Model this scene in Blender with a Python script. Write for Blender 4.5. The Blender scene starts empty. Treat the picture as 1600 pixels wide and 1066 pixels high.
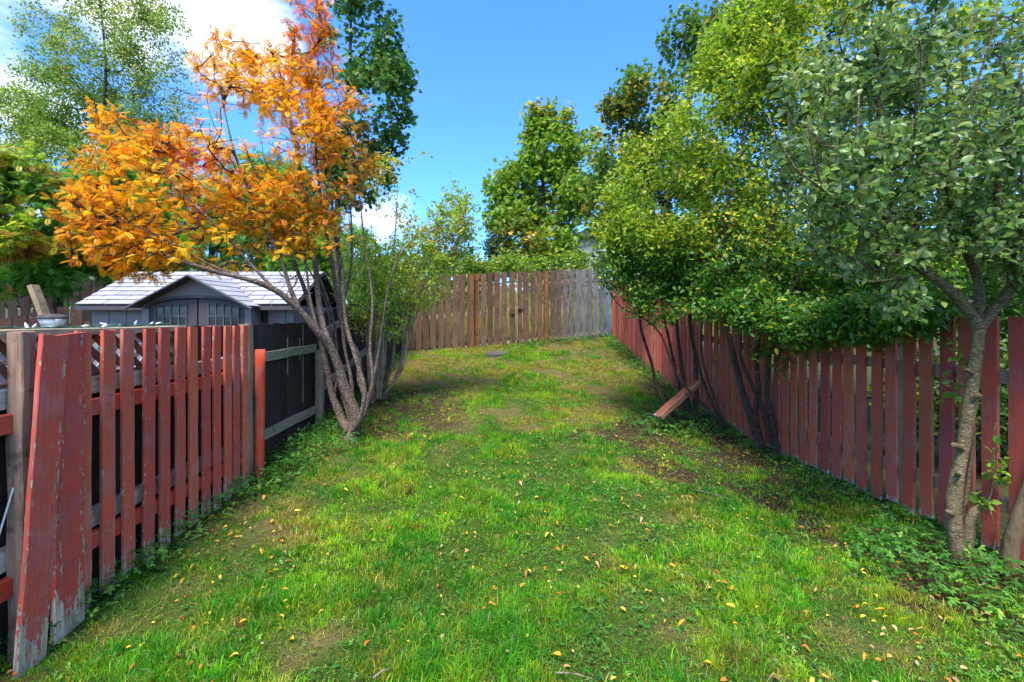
import bpy, math, random
import numpy as np
from mathutils import Vector, Matrix

# ------------------------------------------------------------------ camera, sky, sun
SC = bpy.context.scene
COL = SC.collection
F, CX, HZ, EYE = 711.0, 800.0, 494.0, 1.5
cam_d = bpy.data.cameras.new("camera")
cam = bpy.data.objects.new("camera", cam_d)
COL.objects.link(cam)
cam.location = (0, 0, EYE)
cam.rotation_euler = (math.radians(90), 0, 0)
cam_d.sensor_width = 36
cam_d.lens = 16
cam_d.shift_y = -(533 - HZ) / 1600
cam_d.clip_start = 0.05
cam_d.clip_end = 2000
SC.camera = cam

SUN_EL, SUN_AZ = 61.0, 196.0      # azimuth measured clockwise from +Y (view direction)
SKY_STRENGTH = 0.115
SUN_STRENGTH = 2.5
SUN_ANGLE = 20.0
EXPOSURE = 1.78
world = bpy.data.worlds.new("World")
SC.world = world
world.use_nodes = True
wn, wl = world.node_tree.nodes, world.node_tree.links
wn.clear()
w_out = wn.new("ShaderNodeOutputWorld")
w_bg = wn.new("ShaderNodeBackground")
w_bg.inputs["Strength"].default_value = SKY_STRENGTH
w_sky = wn.new("ShaderNodeTexSky")
w_sky.sky_type = 'NISHITA'
w_sky.sun_disc = False
w_sky.sun_elevation = math.radians(SUN_EL)
w_sky.sun_rotation = math.radians(SUN_AZ)
w_sky.air_density = 1.0
w_sky.dust_density = 0.6
w_sky.ozone_density = 3.0
w_sat = wn.new("ShaderNodeMix"); w_sat.data_type = 'RGBA'; w_sat.blend_type = 'MULTIPLY'
w_sat.inputs[0].default_value = 1.0
w_sat.inputs[7].default_value = (0.38, 0.74, 1.16, 1)
wl.new(w_sky.outputs[0], w_sat.inputs[6])
w_tc = wn.new("ShaderNodeTexCoord")
def cdir(px, py):
    v = Vector(((px - CX) / F, 1, (HZ - py) / F)); v.normalize(); return v
w_noise = wn.new("ShaderNodeTexNoise")
w_noise.inputs["Scale"].default_value = 3.2
w_noise.inputs["Detail"].default_value = 8
w_noise.inputs["Roughness"].default_value = 0.58
w_map = wn.new("ShaderNodeMapping")
w_map.inputs["Scale"].default_value = (1, 1, 2.6)
wl.new(w_tc.outputs["Generated"], w_map.inputs[0])
wl.new(w_map.outputs[0], w_noise.inputs["Vector"])
# broken cloud over the rest of the sky, a clear stretch ahead
def w_mask(vec, cos0, cos1, lo, hi):
    vm = wn.new("ShaderNodeVectorMath"); vm.operation = 'DOT_PRODUCT'
    wl.new(w_tc.outputs["Generated"], vm.inputs[0]); vm.inputs[1].default_value = vec
    mr = wn.new("ShaderNodeMapRange"); mr.interpolation_type = 'SMOOTHSTEP'
    mr.inputs[1].default_value = cos0; mr.inputs[2].default_value = cos1
    mr.inputs[3].default_value = lo; mr.inputs[4].default_value = hi
    wl.new(vm.outputs["Value"], mr.inputs[0]); return mr.outputs[0]
acc = w_mask(cdir(850, 60), math.cos(math.radians(72)), math.cos(math.radians(42)), .30, 0.0)
for (px, py, rad, amt) in ((310, -10, 12, .42), (70, 40, 11, .26), (400, 90, 7, .20), (640, 118, 4.0, .30), (30, 330, 12, .25),
                           (620, 410, 10, .26), (560, 310, 8, .22), (860, 215, 5, .12), (1500, 50, 12, .12), (745, 130, 5, .12)):
    vm = wn.new("ShaderNodeVectorMath"); vm.operation = 'DOT_PRODUCT'
    wl.new(w_tc.outputs["Generated"], vm.inputs[0])
    vm.inputs[1].default_value = cdir(px, py)
    mr = wn.new("ShaderNodeMapRange"); mr.interpolation_type = 'SMOOTHSTEP'
    mr.inputs[1].default_value = math.cos(math.radians(rad)); mr.inputs[2].default_value = 1.0
    mr.inputs[3].default_value = 0; mr.inputs[4].default_value = amt
    wl.new(vm.outputs["Value"], mr.inputs[0])
    if acc is None:
        acc = mr.outputs[0]
    else:
        ad = wn.new("ShaderNodeMath"); ad.operation = 'ADD'
        wl.new(acc, ad.inputs[0]); wl.new(mr.outputs[0], ad.inputs[1]); acc = ad.outputs[0]
ad = wn.new("ShaderNodeMath"); ad.operation = 'ADD'
wl.new(acc, ad.inputs[0]); wl.new(w_noise.outputs["Fac"], ad.inputs[1])
mr = wn.new("ShaderNodeMapRange"); mr.interpolation_type = 'SMOOTHSTEP'
mr.inputs[1].default_value = 0.70; mr.inputs[2].default_value = 1.0
mr.inputs[3].default_value = 0; mr.inputs[4].default_value = 0.96
wl.new(ad.outputs[0], mr.inputs[0])
w_mix = wn.new("ShaderNodeMix"); w_mix.data_type = 'RGBA'
wl.new(mr.outputs[0], w_mix.inputs[0])
wl.new(w_sat.outputs[2], w_mix.inputs[6])
w_mix.inputs[7].default_value = (4.9, 5.0, 5.1, 1)
wl.new(w_mix.outputs[2], w_bg.inputs[0])
wl.new(w_bg.outputs[0], w_out.inputs[0])

sun_d = bpy.data.lights.new("sun", 'SUN')
sun_d.energy = SUN_STRENGTH
sun_d.angle = math.radians(SUN_ANGLE)
sun_d.color = (1.0, 0.93, 0.82)
sun = bpy.data.objects.new("sun", sun_d)
COL.objects.link(sun)
_a, _e = math.radians(SUN_AZ), math.radians(SUN_EL)
_s = Vector((math.sin(_a) * math.cos(_e), math.cos(_a) * math.cos(_e), math.sin(_e)))
sun.rotation_euler = _s.to_track_quat('Z', 'Y').to_euler()
sun.location = (0, -5, 20)
SC.view_settings.view_transform = 'Standard'
SC.view_settings.look = 'None'
SC.view_settings.gamma = 1
SC.view_settings.exposure = EXPOSURE
SC.view_settings.use_curve_mapping = False

# ------------------------------------------------------------------ helpers
RNG = np.random.default_rng(11)
random.seed(11)

def P(px, py, Y):
    return Vector(((px - CX) / F * Y, Y, EYE - (py - HZ) / F * Y))

def tag(o, label=None, cat=None, group=None, kind=None):
    if label: o["label"] = label
    if cat: o["category"] = cat
    if group: o["group"] = group
    if kind: o["kind"] = kind
    return o

def thing(name, label, cat, loc=(0, 0, 0), rotz=0, group=None):
    o = bpy.data.objects.new(name, None)
    COL.objects.link(o)
    o.location = loc
    o.rotation_euler = (0, 0, rotz)
    o.empty_display_size = 0.2
    return tag(o, label, cat, group)

def hash3(ix, iy, iz, seed):
    h = (ix * 374761393 + iy * 668265263 + iz * 1442695041 + seed * 974711) & 0xFFFFFFFF
    h = ((h ^ (h >> 13)) * 1274126177) & 0xFFFFFFFF
    h = ((h ^ (h >> 16)) * 2246822519) & 0xFFFFFFFF
    return ((h >> 8) & 0xFFFF) / 65535.0

def vnoise(p, seed=0):
    p = np.asarray(p, dtype=np.float64)
    i = np.floor(p).astype(np.int64)
    f = p - i
    f = f * f * (3 - 2 * f)
    r = 0
    for dx in (0, 1):
        wx = f[:, 0] if dx else 1 - f[:, 0]
        for dy in (0, 1):
            wy = f[:, 1] if dy else 1 - f[:, 1]
            for dz in (0, 1):
                wz = f[:, 2] if dz else 1 - f[:, 2]
                r = r + wx * wy * wz * hash3(i[:, 0] + dx, i[:, 1] + dy, i[:, 2] + dz, seed)
    return r

def fbm(p, scale, seed=0, octs=3):
    p = np.asarray(p, dtype=np.float64)
    if p.shape[1] == 2:
        p = np.column_stack([p, np.zeros(len(p))])
    r = 0; a = 1; t = 0
    for o in range(octs):
        r = r + a * vnoise(p * scale * (2 ** o) + 13.7 * o, seed + o * 17)
        t += a; a *= 0.5
    return r / t

def sstep(a, b, x):
    t = np.clip((x - a) / (b - a), 0, 1)
    return t * t * (3 - 2 * t)

def unit(v):
    return v / np.maximum(np.linalg.norm(v, axis=-1, keepdims=True), 1e-9)

def np_mesh(name, V, Fc, mat, parent=None, col=None, smooth=False):
    """V (N,3); Fc (M,3|4) ints or list of such; col (N,3) per vertex"""
    me = bpy.data.meshes.new(name)
    V = np.ascontiguousarray(V, dtype=np.float32)
    fl = Fc if isinstance(Fc, list) else [Fc]
    fl = [f for f in fl if len(f)]
    loops = np.concatenate([f.reshape(-1) for f in fl]).astype(np.int32)
    starts = []; off = 0
    for f in fl:
        k = f.shape[1]
        starts.append(off + np.arange(len(f)) * k); off += f.size
    starts = np.concatenate(starts).astype(np.int32)
    me.vertices.add(len(V)); me.vertices.foreach_set("co", V.reshape(-1))
    me.loops.add(len(loops)); me.loops.foreach_set("vertex_index", loops)
    me.polygons.add(len(starts)); me.polygons.foreach_set("loop_start", starts)
    if smooth:
        me.polygons.foreach_set("use_smooth", np.ones(len(starts), dtype=bool))
    me.update(calc_edges=True)
    if col is not None:
        at = me.attributes.new("Col", 'FLOAT_COLOR', 'POINT')
        c = np.ones((len(V), 4), dtype=np.float32); c[:, :3] = col
        at.data.foreach_set("color", c.reshape(-1))
    if mat: me.materials.append(mat)
    o = bpy.data.objects.new(name, me)
    COL.objects.link(o)
    if parent: o.parent = parent
    return o

# ------------------------------------------------------------------ materials
class NT:
    def __init__(s, name):
        s.m = bpy.data.materials.new(name); s.m.use_nodes = True
        s.t = s.m.node_tree; s.n = s.t.nodes; s.l = s.t.links
        s.n.clear()
        s.out = s.n.new("ShaderNodeOutputMaterial")
    def node(s, ty, ins=None, **kw):
        x = s.n.new(ty)
        for k, v in kw.items(): setattr(x, k, v)
        for k, v in (ins or {}).items():
            if hasattr(v, "links"): s.l.new(v, x.inputs[k])
            else: x.inputs[k].default_value = v
        return x
    def noise(s, vec, scale, detail=4, rough=0.55, dist=0):
        return s.node("ShaderNodeTexNoise", {"Vector": vec, "Scale": scale, "Detail": detail, "Roughness": rough, "Distortion": dist}).outputs["Fac"]
    def mapping(s, vec, scale, loc=None):
        d = {"Vector": vec, "Scale": scale}
        if loc is not None: d["Location"] = loc
        return s.node("ShaderNodeMapping", d).outputs[0]
    def ramp(s, fac, stops):
        r = s.node("ShaderNodeValToRGB", {"Fac": fac})
        e = r.color_ramp.elements
        while len(e) < len(stops): e.new(0.5)
        for q, (p, c) in zip(e, stops):
            q.position = p; q.color = (*c, 1) if len(c) == 3 else c
        return r.outputs[0]
    def rng(s, v, a, b, c=0, d=1, smooth=False):
        r = s.node("ShaderNodeMapRange", {0: v, 1: a, 2: b, 3: c, 4: d})
        if smooth: r.interpolation_type = 'SMOOTHSTEP'
        return r.outputs[0]
    def math(s, op, a, b=0.0):
        return s.node("ShaderNodeMath", {0: a, 1: b}, operation=op).outputs[0]
    def mix(s, f, a, b, blend='MIX'):
        x = s.node("ShaderNodeMix", data_type='RGBA', blend_type=blend)
        for i, v in ((0, f), (6, a), (7, b)):
            if hasattr(v, "links"): s.l.new(v, x.inputs[i])
            elif i == 0: x.inputs[i].default_value = v
            else: x.inputs[i].default_value = (*v, 1)
        return x.outputs[2]
    def bump(s, h, strength=0.3, dist=0.01):
        return s.node("ShaderNodeBump", {"Height": h, "Strength": strength, "Distance": dist}).outputs[0]
    def pbr(s, color, rough=0.7, normal=None, spec=0.3, metal=0.0):
        b = s.n.new("ShaderNodeBsdfPrincipled")
        for k, v in (("Base Color", color), ("Roughness", rough), ("Specular IOR Level", spec), ("Metallic", metal), ("Normal", normal)):
            if v is None: continue
            if hasattr(v, "links"): s.l.new(v, b.inputs[k])
            elif k == "Base Color": b.inputs[k].default_value = (*v, 1)
            else: b.inputs[k].default_value = v
        return b
    def finish(s, sh):
        s.l.new(sh if hasattr(sh, "links") else sh.outputs[0], s.out.inputs[0]); return s.m

def objvec(t):
    """object coordinates shifted by a random amount per object"""
    tc = t.node("ShaderNodeTexCoord").outputs["Object"]
    rnd = t.node("ShaderNodeObjectInfo").outputs["Random"]
    off = t.node("ShaderNodeCombineXYZ", {0: t.math('MULTIPLY', rnd, 37.0), 1: t.math('MULTIPLY', rnd, 71.0), 2: t.math('MULTIPLY', rnd, 53.0)}).outputs[0]
    return t.node("ShaderNodeVectorMath", {0: tc, 1: off}, operation='ADD').outputs[0], tc, rnd

def paint_wood(name, paint, bare, wear=0.5, foot=0.3, rough=0.6):
    t = NT(name)
    v, tc, rnd = objvec(t)
    g = t.mapping(v, (1, 1, 0.07))
    grain = t.noise(g, 90, 6, 0.6)
    flake = t.noise(t.mapping(v, (1, 1, 0.34)), 75, 6, 0.72)
    big = t.noise(v, 6, 3)
    sep = t.node("ShaderNodeSeparateXYZ", {0: tc})
    z = sep.outputs[2]
    low = t.rng(z, 0.0, foot, 0.25, 0.0, True)
    wear_f = t.math('ADD', t.math('ADD', flake, low), t.math('MULTIPLY', t.math('SUBTRACT', big, 0.5), 0.22))
    wear_f = t.math('ADD', wear_f, t.math('MULTIPLY', t.math('SUBTRACT', grain, 0.5), 0.35))
    ax_ = t.math('ABSOLUTE', sep.outputs[0])
    wear_f = t.math('ADD', wear_f, t.rng(ax_, 0.028, 0.044, 0.0, 0.10 * min(1, wear * 2)))
    m = t.rng(wear_f, 0.80 - 0.2 * wear, 0.85 - 0.2 * wear)
    oi = t.node("ShaderNodeObjectInfo")
    hue = t.node("ShaderNodeHueSaturation", {"Color": (*paint, 1), "Hue": t.rng(rnd, 0, 1, 0.492, 0.508), "Value": t.rng(rnd, 0, 1, 0.8, 1.18), "Saturation": t.rng(big, 0.3, 0.7, 0.85, 1.1)}).outputs[0]
    c = t.mix(1.0, hue, oi.outputs["Color"], 'MULTIPLY')
    c = t.mix(t.rng(grain, 0.35, 0.7, 0, 0.45), c, tuple(x * 0.45 for x in paint))
    c = t.mix(t.math('MULTIPLY', t.rng(big, 0.45, 0.75, 0, 0.35), 1.0), c, tuple(min(1, x * 1.7 + 0.01) for x in paint))
    bc = t.mix(t.rng(t.noise(g, 60, 3), 0.35, 0.65), tuple(x * 0.45 for x in bare), bare)
    c = t.mix(m, c, bc)
    h = t.math('SUBTRACT', t.math('MULTIPLY', grain, 0.6), t.math('MULTIPLY', m, 0.5))
    return t.finish(t.pbr(c, t.rng(m, 0, 1, 0.8, 0.95), t.bump(h, 0.8, 0.004), 0.10))

def raw_wood(name, c1, c2, streak=(0.03, 0.025, 0.02)):
    t = NT(name)
    v, tc, rnd = objvec(t)
    g = t.mapping(v, (1, 1, 0.06))
    grain = t.noise(g, 70, 6, 0.65)
    big = t.noise(t.mapping(v, (1, 1, 0.4)), 7, 4)
    oi = t.node("ShaderNodeObjectInfo")
    c = t.mix(t.rng(big, 0.3, 0.7), c1, c2)
    c = t.mix(1.0, c, oi.outputs["Color"], 'MULTIPLY')
    c = t.mix(t.rng(grain, 0.42, 0.75, 0, 0.75), c, streak)
    blot = t.noise(v, 24, 5, 0.7)
    c = t.mix(t.rng(blot, 0.60, 0.66, 0, 0.55), c, (0.34, 0.31, 0.29))
    c = t.mix(t.rng(t.noise(v, 11, 4, 0.6), 0.56, 0.68, 0, 0.6), c, streak)
    return t.finish(t.pbr(c, 0.85, t.bump(grain, 0.6, 0.004), 0.15))

def leaf_mat(name, rough=0.45, trans=0.4, back=None, spec=0.35, tgain=1.75):
    t = NT(name)
    a = t.node("ShaderNodeAttribute", attribute_name="Col")
    c = a.outputs["Color"]
    if back is not None:
        geo = t.node("ShaderNodeNewGeometry")
        c = t.mix(t.math('MULTIPLY', geo.outputs["Backfacing"], back[3]), c, back[:3])
    tcn = t.node("ShaderNodeTexCoord").outputs["Object"]
    n = t.noise(tcn, 60, 3)
    c = t.mix(t.rng(n, 0.4, 0.75, 0, 0.35), c, t.mix(1.0, c, (0.5, 0.5, 0.4), 'MULTIPLY'))
    p = t.pbr(c, rough, None, spec)
    tl = t.node("ShaderNodeBsdfTranslucent", {"Color": t.mix(1.0, c, (tgain, tgain, tgain * 0.6), 'MULTIPLY')})
    mx = t.node("ShaderNodeMixShader", {0: trans})
    t.l.new(p.outputs[0], mx.inputs[1]); t.l.new(tl.outputs[0], mx.inputs[2])
    return t.finish(mx)

def bark_mat(name, c1, c2, lichen, band=3.0, lich=0.6):
    t = NT(name)
    tc = t.node("ShaderNodeTexCoord").outputs["Object"]
    n1 = t.noise(t.mapping(tc, (1, 1, band)), 22, 6, 0.65)
    n2 = t.noise(tc, 9, 4)
    n3 = t.noise(t.mapping(tc, (1, 1, band * 0.8)), 55, 5, 0.7)
    c = t.mix(t.rng(n2, 0.3, 0.7), c1, c2)
    c = t.mix(t.rng(n1, 0.5, 0.62, 0, 0.8), c, tuple(x * 0.3 for x in c1))
    c = t.mix(t.rng(n3, lich - 0.05, lich + 0.06, 0, 0.85), c, lichen)
    return t.finish(t.pbr(c, 0.85, t.bump(t.math('ADD', n1, t.math('MULTIPLY', n3, 0.5)), 0.8, 0.012), 0.2))

def flat_mat(name, c, rough=0.6, spec=0.3, var=0.25, scale=8, metal=0.0):
    t = NT(name)
    v, tc, rnd = objvec(t)
    n = t.noise(v, scale, 5)
    oi = t.node("ShaderNodeObjectInfo")
    cc = t.mix(t.rng(n, 0.3, 0.7, 0, 1), tuple(x * (1 - var) for x in c), tuple(min(1, x * (1 + var)) for x in c))
    cc = t.mix(1.0, cc, oi.outputs["Color"], 'MULTIPLY')
    return t.finish(t.pbr(cc, rough, t.bump(t.noise(v, scale * 8, 4), 0.2, 0.003), spec, metal))

M = {}
M['red'] = paint_wood("peeling_red_paint", (0.54, 0.105, 0.068), (0.58, 0.47, 0.36), 0.74, 0.30)
M['red_rail'] = paint_wood("red_rail_paint", (0.44, 0.05, 0.03), (0.42, 0.36, 0.3), 0.45, 0.0)
M['wine'] = paint_wood("wine_red_paint", (0.34, 0.078, 0.052), (0.42, 0.33, 0.32), 0.50, 0.07)
M['black_wood'] = paint_wood("black_brown_stain", (0.040, 0.030, 0.029), (0.24, 0.2, 0.19), 0.24, 0.05)
M['pale_wood'] = raw_wood("weathered_pale_wood", (0.32, 0.28, 0.20), (0.24, 0.215, 0.16), (0.10, 0.085, 0.06))
M['brown_wood'] = raw_wood("weathered_brown_boards", (0.16, 0.085, 0.052), (0.085, 0.052, 0.038), (0.045, 0.025, 0.018))
M['white_lattice'] = flat_mat("white_painted_strip", (0.80, 0.81, 0.82), 0.7)
M['leaf'] = leaf_mat("leaf")
M['leaf_gloss'] = leaf_mat("waxy_leaf", 0.33, 0.28, (0.26, 0.34, 0.17, 0.5), 0.35)
M['leaf_thin'] = leaf_mat("thin_autumn_leaf", 0.55, 0.42, None, 0.2, 1.45)
M['grass'] = leaf_mat("grass_blade", 0.5, 0.4, None, 0.25)
M['litter'] = leaf_mat("fallen_leaf", 0.6, 0.15, None, 0.2)
M['bark_rowan'] = bark_mat("rowan_bark", (0.075, 0.045, 0.035), (0.13, 0.085, 0.065), (0.42, 0.39, 0.34), 3.0, 0.58)
M['bark_apple'] = bark_mat("apple_bark", (0.10, 0.075, 0.035), (0.17, 0.13, 0.065), (0.46, 0.41, 0.31), 5.0, 0.59)
M['bark_tan'] = bark_mat("smooth_tan_bark", (0.16, 0.11, 0.065), (0.22, 0.155, 0.09), (0.24, 0.2, 0.14), 0.4, 0.7)
M['twig'] = bark_mat("twig_bark", (0.075, 0.045, 0.035), (0.11, 0.07, 0.05), (0.2, 0.16, 0.12), 1.5, 0.72)
M['bark_dark'] = bark_mat("dark_bark", (0.045, 0.032, 0.027), (0.07, 0.05, 0.04), (0.13, 0.11, 0.09), 1.5, 0.68)
M['bark_grey'] = bark_mat("grey_bark", (0.17, 0.14, 0.10), (0.25, 0.21, 0.16), (0.30, 0.28, 0.23), 0.5, 0.66)
M['roof_tile'] = flat_mat("light_grey_roofing", (0.30, 0.30, 0.325), 0.7, 0.3, 0.15, 14)
M['shed_wall'] = flat_mat("taupe_siding", (0.20, 0.175, 0.19), 0.6, 0.3, 0.1)
M['shed_dark'] = flat_mat("slate_trim", (0.06, 0.055, 0.062), 0.55, 0.3, 0.12)
M['metal'] = flat_mat("dull_metal", (0.5, 0.5, 0.5), 0.4, 0.5, 0.1, 8, 0.7)
M['wire'] = flat_mat("green_wire", (0.02, 0.10, 0.07), 0.5)
M['stone'] = flat_mat("grey_stone", (0.075, 0.073, 0.07), 0.85, 0.2, 0.3, 20)
M['house'] = flat_mat("pale_house_siding", (0.33, 0.33, 0.34), 0.7)
t = NT("dark_glass"); M['glass'] = t.finish(t.pbr((0.02, 0.023, 0.03), 0.08, None, 0.6))
t = NT("frosted_plastic"); M['frost'] = t.finish(t.pbr((0.62, 0.66, 0.68), 0.25, None, 0.5))

# ------------------------------------------------------------------ terrain
_LY = np.array([-80, 2, 3.65, 5.3, 6.5, 8, 10, 12, 16, 25, 60, 200]); _LZ = np.array([0, 0, .12, .22, .36, .52, .71, 1.0, 1.8, 2.5, 2.9, 3.2])
_RY = np.array([-80, 5.2, 6.2, 7.4, 8.7, 9.75, 11.35, 13, 16, 25, 60, 200]); _RZ = np.array([0, .0, .07, .22, .50, .69, 1.0, 1.25, 1.9, 2.5, 2.9, 3.2])
_NY = np.array([-80, 8, 12, 16, 25, 60, 200]); _NZ = np.array([-.05, 0, .3, .8, 1.6, 2.6, 3.2])
def gz(x, y):
    x = np.atleast_1d(np.asarray(x, float)); y = np.atleast_1d(np.asarray(y, float))
    t = sstep(-2.2, 2.6, x)
    z = np.interp(y, _LY, _LZ) * (1 - t) + np.interp(y, _RY, _RZ) * t
    n = 1 - sstep(-3.1, -2.35, x)
    z = z * (1 - n) + np.interp(y, _NY, _NZ) * n
    p = np.column_stack([x, y])
    near = 1 - sstep(15, 30, np.hypot(x, y))
    z = z + near * ((fbm(p, 1.1, 3) - .5) * 0.07 + (fbm(p, 6.0, 5, 2) - .5) * 0.035)
    return z
def gz1(x, y): return float(gz(x, y)[0])
def XL(y): return -2.13 - 0.0127 * y        # face of the left fence
def XR(y): return 3.179 - 0.062 * y         # face of the right fence
BACK0, BACK1 = (-2.75, 9.86), (2.47, 11.35)  # back fence line
def YB(x): return BACK0[1] + (x - BACK0[0]) * (BACK1[1] - BACK0[1]) / (BACK1[0] - BACK0[0])

def masks(x, y):
    p = np.column_stack([x, y])
    n1 = fbm(p, 1.3, 21); n2 = fbm(p, 3.3, 22); n3 = fbm(p, 0.6, 23, 2)
    dr = XR(y) - x
    dl = x - XL(y)
    dbk = YB(x) - y
    # bare soil strip in front of the right fence, narrower near the camera
    edge = np.interp(y, [0, 2.2, 3, 4, 5.2, 6.2, 7.2, 8.5], [.2, .8, 1.15, 1.5, 2.1, 1.35, .45, .2])
    soil = sstep(0.25, -0.25, dr - edge + (n1 - .5) * 1.5) * (0.45 + .55 * sstep(.3, .6, n2))
    soil = np.maximum(soil, 0.8 * sstep(0.78, 0.86, n2) * sstep(.35, .6, n1))
    soil = np.maximum(soil, sstep(0.9, 0.5, np.hypot((x + 1.35) / 1.1, (y - 5.9) / 1.6)) * .8)
    # ground cover
    gc = np.zeros_like(x)
    gc = np.maximum(gc, sstep(.55, .2, dr + (n2 - .5) * .4) * sstep(6.5, 7.4, y))
    gc = np.maximum(gc, sstep(.55, .2, dbk + (n2 - .5) * .4) * sstep(-.6, .6, x))
    gc = np.maximum(gc, sstep(1.0, .4, np.hypot((x - 2.1) / 1.0, (y - 6.0) / .95) + (n2 - .5) * .5) * .9)
    gc = np.maximum(gc, sstep(1.0, .5, np.hypot((x - 2.55) / .62, (y - 2.65) / .62) + (n2 - .5) * .5))
    gc = np.maximum(gc, sstep(.5, .12, dr + (n2 - .5) * .35) * (y < 6.8) * .75)
    wl_ = np.interp(y, [1.5, 2.6, 3.2, 4, 4.6, 5.4, 7], [.03, .10, .22, .45, .7, .35, .1])
    gc = np.maximum(gc, sstep(0.12, -0.12, dl - wl_ + (n2 - .5) * .35))
    dry = sstep(.40, .62, n1 * .35 + n2 * .45 + .2 * fbm(p, 7, 24, 2) + .10 * sstep(5.0, 8.5, y) - .13 * sstep(5.6, 4.0, y) + .07 * sstep(-.7, -1.4, x) * sstep(4, 3, y) - .10 * sstep(.8, .2, np.abs(x - .1) ))
    return np.clip(soil, 0, 1), np.clip(gc, 0, 1), dry, n1, n2, n3

def build_ground():
    xs = np.concatenate([[-400, -200, -100, -60, -40, -28, -20, -15, -12, -9, -7, -5.5, -4.4, -3.6, -3.1], np.arange(-2.8, 3.6, .04), [3.8, 4.3, 5, 6, 7.5, 9, 12, 16, 22, 30, 45, 70, 120, 200, 400]])
    ys = np.concatenate([[-400, -100, -40, -15, -6, -2, 0, .6], np.arange(1.0, 12.2, .04), [12.4, 12.8, 13.4, 14, 15, 16, 18, 21, 25, 30, 38, 50, 70, 100, 160, 250, 400, 700]])
    X, Y = np.meshgrid(xs, ys)
    x, y = X.ravel(), Y.ravel()
    z = gz(x, y)
    soil, gc, dry, n1, n2, n3 = masks(x, y)
    inside = (x > XL(y)) & (x < XR(y)) & (y < YB(x)) & (y > .8)
    z = z - 0.02 * soil * inside
    c_soil = np.array([.065, .042, .026]); c_green = np.array([.06, .13, .014]); c_dry = np.array([.19, .15, .065])
    f = fbm(np.column_stack([x, y]), 9, 31)[:, None]
    c = c_green * (1 - dry[:, None]) + c_dry * dry[:, None]
    c = c * (.6 + .6 * f)
    sm = np.clip(soil + .25 * gc, 0, 1)[:, None]
    c = c * (1 - sm) + c_soil * (.7 + .6 * f) * sm
    out = ~inside
    c[out] = (np.array([.075, .085, .03]) * (.7 + .6 * f))[out]
    nx, ny = len(xs), len(ys)
    idx = np.arange(nx * ny).reshape(ny, nx)
    q = np.stack([idx[:-1, :-1], idx[:-1, 1:], idx[1:, 1:], idx[1:, :-1]], -1).reshape(-1, 4)
    t = NT("lawn_soil")
    a = t.node("ShaderNodeAttribute", attribute_name="Col").outputs["Color"]
    tc = t.node("ShaderNodeTexCoord").outputs["Object"]
    n = t.noise(tc, 45, 6, 0.7); nn = t.noise(tc, 160, 4, 0.7)
    cc = t.mix(t.rng(n, .35, .7, 0, .8), a, t.mix(1.0, a, (.35, .33, .3), 'MULTIPLY'))
    cc = t.mix(t.rng(nn, .62, .7, 0, .6), cc, (.24, .17, .10))
    m = t.finish(t.pbr(cc, 0.95, t.bump(t.math('ADD', n, nn), 1.0, 0.012), .1))
    g = np_mesh("ground", np.column_stack([x, y, z]), q, m, None, c, True)
    tag(g, kind="structure")
build_ground()

# ------------------------------------------------------------------ instancing templates with numpy
def frames(d, up_hint, roll=0.0):
    d = unit(d)
    s = unit(np.cross(up_hint, d))
    n = np.cross(d, s)
    if np.any(roll):
        c, sn = np.cos(roll)[:, None], np.sin(roll)[:, None]
        s, n = s * c + n * sn, n * c - s * sn
    return np.stack([d, s, n], axis=1)   # rows: local x, y, z axes

def scatter(tv, tf, pos, fr, sc, col, colvar=None):
    """tv (K,3), tf (M,3) -> V, F, C ; sc (N,) or (N,3)"""
    sc = np.asarray(sc)
    if sc.ndim == 1: sc = np.repeat(sc[:, None], 3, 1)
    loc = tv[None] * sc[:, None, :]
    V = np.einsum('nkj,nji->nki', loc, fr) + pos[:, None, :]
    K = len(tv); n = len(pos)
    Fc = (tf[None] + (np.arange(n) * K)[:, None, None]).reshape(-1, tf.shape[1])
    C = np.repeat(col[:, None, :], K, 1)
    if colvar is not None: C = C * colvar[None, :, None]
    return V.reshape(-1, 3), Fc, C.reshape(-1, 3)

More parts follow.
